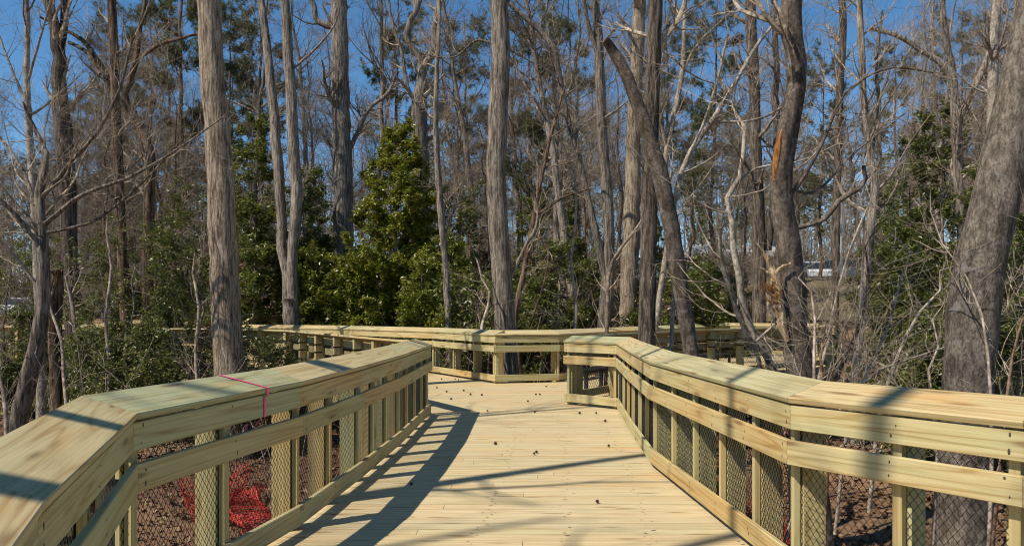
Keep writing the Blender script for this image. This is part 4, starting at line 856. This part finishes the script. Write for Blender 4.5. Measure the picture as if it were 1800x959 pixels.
# orange safety netting heaped below the left railing and a few other places
def netting(label, p0, p1, h, seed, n=60, m=16, crumple=.12):
    g = rng(seed); p0 = np.array(p0, float); p1 = np.array(p1, float); d = p1-p0; L = np.linalg.norm(d); nn_ = np.array([-d[1], d[0]])/L
    u = np.linspace(0, 1, n); v = np.linspace(0, 1, m); U, V_ = np.meshgrid(u, v, indexing='ij')
    hh = h*(.45+.55*np.abs(np.sin(u*9+seed))*(.6+.4*np.sin(u*23)))[:, None]
    off = crumple*(np.sin(U*17+V_*3+seed)+.6*np.sin(U*41+V_*7))+.35*V_*np.sin(U*5+seed)
    x = p0[0]+d[0]*U+nn_[0]*off; y = p0[1]+d[1]*U+nn_[1]*off; z = gz(x, y)+.03+hh*V_*(.8+.2*np.sin(U*31+V_*5))
    G = np.stack([x, y, z], -1)+g.normal(size=(n, m, 3))*.006; mb = MB()
    mb.add(*tubes(G, np.full((n, m), .0042), 3)); mb.add(*tubes(np.swapaxes(G, 0, 1), np.full((m, n), .0048), 3))
    o = link('safety_netting', mb.mesh('safety_netting'), M['orange']); return tag(o, label, 'netting', 'orange safety netting')
netting('orange safety netting heaped on the ground below the near left railing', (-4.0, 12.4), (-2.85, 9.0), .34, 3, 110, 16, .2)
netting('orange netting standing in the leaves behind the near left railing', (-4.6, 12.2), (-4.05, 10.9), .75, 6, 60, 18)
netting('scrap of orange netting under the near right railing', (2.9, 9.6), (3.5, 10.6), .55, 4, 50, 18)
netting('low orange netting fence behind the far right railing', (.6, 39.5), (4.6, 39.5), 1.0, 5, 90, 14, .04)
netting('bit of orange netting deep in the left thicket', (-16.6, 30), (-15.6, 30.4), 1.3, 8, 30, 14, .05)

# ------------------------------------------------------------------ parking lot: cars, lamp post, buildings
CARP = {}
def car_proto(kind):
    if kind in CARP: return CARP[kind]
    mb = MB(); W = .88
    if kind == 'suv': low = [(-2.3, .35), (-2.32, .75), (-2.25, 1.05), (-.2, 1.08), (1.1, 1.05), (2.15, .92), (2.3, .7), (2.3, .35)]; cab = [(-2.2, 1.05), (-1.95, 1.68), (-.1, 1.72), (.45, 1.62), (1.15, 1.06)]
    else: low = [(-2.25, .3), (-2.3, .62), (-2.2, .9), (-1.4, .95), (.9, .92), (2.05, .78), (2.28, .6), (2.28, .3)]; cab = [(-1.7, .93), (-1.0, 1.38), (.0, 1.43), (.35, 1.38), (1.15, .92)]
    def ext(prof, ws): mb = MB(); mb.loft([[(x, -w_, z) for (x, z), w_ in zip(prof, ws)], [(x, w_, z) for (x, z), w_ in zip(prof, ws)]]); return mb
    body = ext(low, [W*.96, W, W, W, W, W*.97, W*.94, W*.94]).mesh('body')
    gl = ext(cab, [W*.95, W*.74, W*.72, W*.72, W*.93]).mesh('window')
    rf = ext([(cab[1][0]+.02, cab[1][1]), (cab[2][0], cab[2][1]+.004), (cab[3][0], cab[3][1]+.004), (cab[3][0]-.03, cab[3][1]+.035), (cab[2][0], cab[2][1]+.05), (cab[1][0]+.05, cab[1][1]+.035)], [W*.75]*6).mesh('roof')
    a = np.arange(16)/16*2*np.pi
    def wheel(r, w_): m_ = MB(); m_.loft([np.stack([np.cos(a)*r, a*0-w_/2, np.sin(a)*r], 1), np.stack([np.cos(a)*r, a*0+w_/2, np.sin(a)*r], 1)]); return m_.mesh('wheel')
    lam = MB(); lam.box((0, 0, 0), (.08, .34, .13)); CARP[kind] = (body, gl, rf, wheel(.33, .22), wheel(.2, .235), lam.mesh('lamp'))
    for m_, k in zip(CARP[kind][1:5:1], ('glass', None, 'tyre', 'rim')):
        if k: m_.materials.append(M[k])
    return CARP[kind]
def paint(name, col):
    m, n, l, b = new_mat(name); no = node(n, 'ShaderNodeTexNoise', i_Scale=3.0); r_ = ramp(n, [(.3, tuple(c*.93 for c in col)), (.7, col)]); l.new(no.outputs[0], r_.inputs[0]); l.new(r_.outputs[0], b.inputs['Base Color'])
    b.inputs['Roughness'].default_value = .25; b.inputs['Coat Weight'].default_value = .8; b.inputs['Metallic'].default_value = .2; return m
PAINT = {'white': paint('white_car_paint', (.75, .75, .75)), 'silver': paint('silver_car_paint', (.5, .52, .54)), 'blue': paint('blue_car_paint', (.06, .12, .25)), 'red': paint('red_car_paint', (.35, .03, .02)), 'black': paint('black_car_paint', (.02, .02, .022)), 'teal': paint('grey_car_paint', (.12, .17, .19))}
def car(kind, colr, px, Y, rz, label, dz=.07):
    body, gl, rf, tw_, rw, la = car_proto(kind); x = (px-CX)/F*Y
    t = thing('parked_car', label, 'car', (x, Y, float(gz(x, Y))+dz), rz, 'cars in the parking lot behind the trees')
    bo = link('body', body.copy(), PAINT[colr], t); link('window', gl, None, t); link('roof', rf.copy(), PAINT[colr], t)
    for sx in (-1.38, 1.38):
        for sy in (-.8, .8):
            wo = link('wheel', tw_, None, t, (sx, sy, .33)); link('rim', rw, None, wo)
    for sx, k, nm in ((2.27, 'lamp', 'headlight'), (-2.29, 'tail', 'tail_light')):
        for sy in (-.62, .62):
            m_ = la.copy(); link(nm, m_, M[k], t, (sx, sy, .66 if kind == 'car' else .82))
CARS = [('suv', 'silver', 725, 60, .3, 'silver car glimpsed left of the slim pale trunk'), ('car', 'red', 640, 62, 1.4, 'red car glimpsed through the bright holly'), ('car', 'white', 470, 61, 1.5, 'white car glimpsed between ridged trunk and twin trunks'), ('suv', 'white', 1205, 60, .2, 'white car right of the sawn off trunk'),
        ('car', 'silver', 1250, 64, 1.2, 'silver car left of the zigzag sapling'), ('car', 'white', 1430, 60, -1.7, 'white car just right of the scarred tree'), ('suv', 'teal', 1500, 62, .1, 'dark grey car behind the lamp post'), ('car', 'blue', 1560, 60, -1.5, 'blue car right of the slim grey bent tree'), ('suv', 'white', 1495, 70, -1.5, 'white car in the back row near the lamp post'),
        ('car', 'white', 50, 60, 1.5, 'white car gleaming at the far left edge'), ('suv', 'silver', 115, 62, 1.4, 'silver car behind the gnarled tree'), ('car', 'blue', 200, 63, .2, 'dark blue car in the left background'), ('suv', 'black', 820, 64, 1.5, 'black car left of the big grey trunk'), ('car', 'silver', 1620, 66, .3, 'silver car behind the broad dark holly')]
for c_ in CARS: car(*c_)
# lamp post
x = (1478-CX)/F*56; zb = float(gz(x, 56)); lp = thing('lamp_post', 'thin white lamp post at the parking lot right of the scarred tree', 'lamp post', (x, 56, zb))
mb = MB(); mb.tube([(0, 0, 0), (0, 0, 4), (0, 0, 8.2)], [.11, .09, .07], 10); link('pole', smooth(mb.mesh('pole')), M['galv'], lp)
mb = MB(); mb.loft([[(.0, -.05, 8.15), (.0, .05, 8.15), (.0, .05, 8.25), (.0, -.05, 8.25)], [(.9, -.05, 8.3), (.9, .05, 8.3), (.9, .05, 8.38), (.9, -.05, 8.38)]]); link('arm', mb.mesh('arm'), M['galv'], lp)
mb = MB(); mb.loft([[(.75, -.14, 8.28), (.75, .14, 8.28), (.75, .1, 8.42), (.75, -.1, 8.42)], [(1.35, -.16, 8.3), (1.35, .16, 8.3), (1.35, .1, 8.40), (1.35, -.1, 8.40)]]); link('lamp_head', mb.mesh('lamp_head'), M['galv'], lp)
mb = MB(); mb.box((0, 0, .2), (.4, .4, .5)); link('footing', mb.mesh('footing'), M['roof'], lp)
# buildings
def building(label, px, Y, w_, h, d_, wallm, nwin, rz=0):
    x = (px-CX)/F*Y; t = thing('building', label, 'building', (x, Y, float(gz(x, Y))-.3), rz)
    mb = MB(); mb.box((0, d_/2, h/2), (w_, d_, h)); link('wall', mb.mesh('wall'), M[wallm], t)
    mb = MB(); mb.loft([[(-w_/2-.6, -.6, h), (-w_/2-.6, d_+.6, h), (-w_/2-.6, d_+.6, h+.5), (-w_/2-.6, d_/2, h+1.7), (-w_/2-.6, -.6, h+.5)], [(w_/2+.6, -.6, h), (w_/2+.6, d_+.6, h), (w_/2+.6, d_+.6, h+.5), (w_/2+.6, d_/2, h+1.7), (w_/2+.6, -.6, h+.5)]]); link('roof', mb.mesh('roof'), M['roof'], t)
    for k in range(nwin):
        xx = -w_/2+w_*(k+.5)/nwin; mb = MB(); mb.box((xx, -.03, h*.55), (w_/nwin*.5, .08, h*.42)); wn = link('window', mb.mesh('window'), M['glass'], t)
        mb = MB(); mb.box((xx, -.06, h*.55-h*.23), (w_/nwin*.56, .14, .1)); link('sill', mb.mesh('sill'), M['white'], wn)
building('long pale roofed building glimpsed at left above the hollies', 325, 86, 13, 8.5, 10, 'brick', 5)
building('brick building with white roof glimpsed behind the zigzag sapling', 1305, 88, 8, 4.2, 10, 'brick', 3)
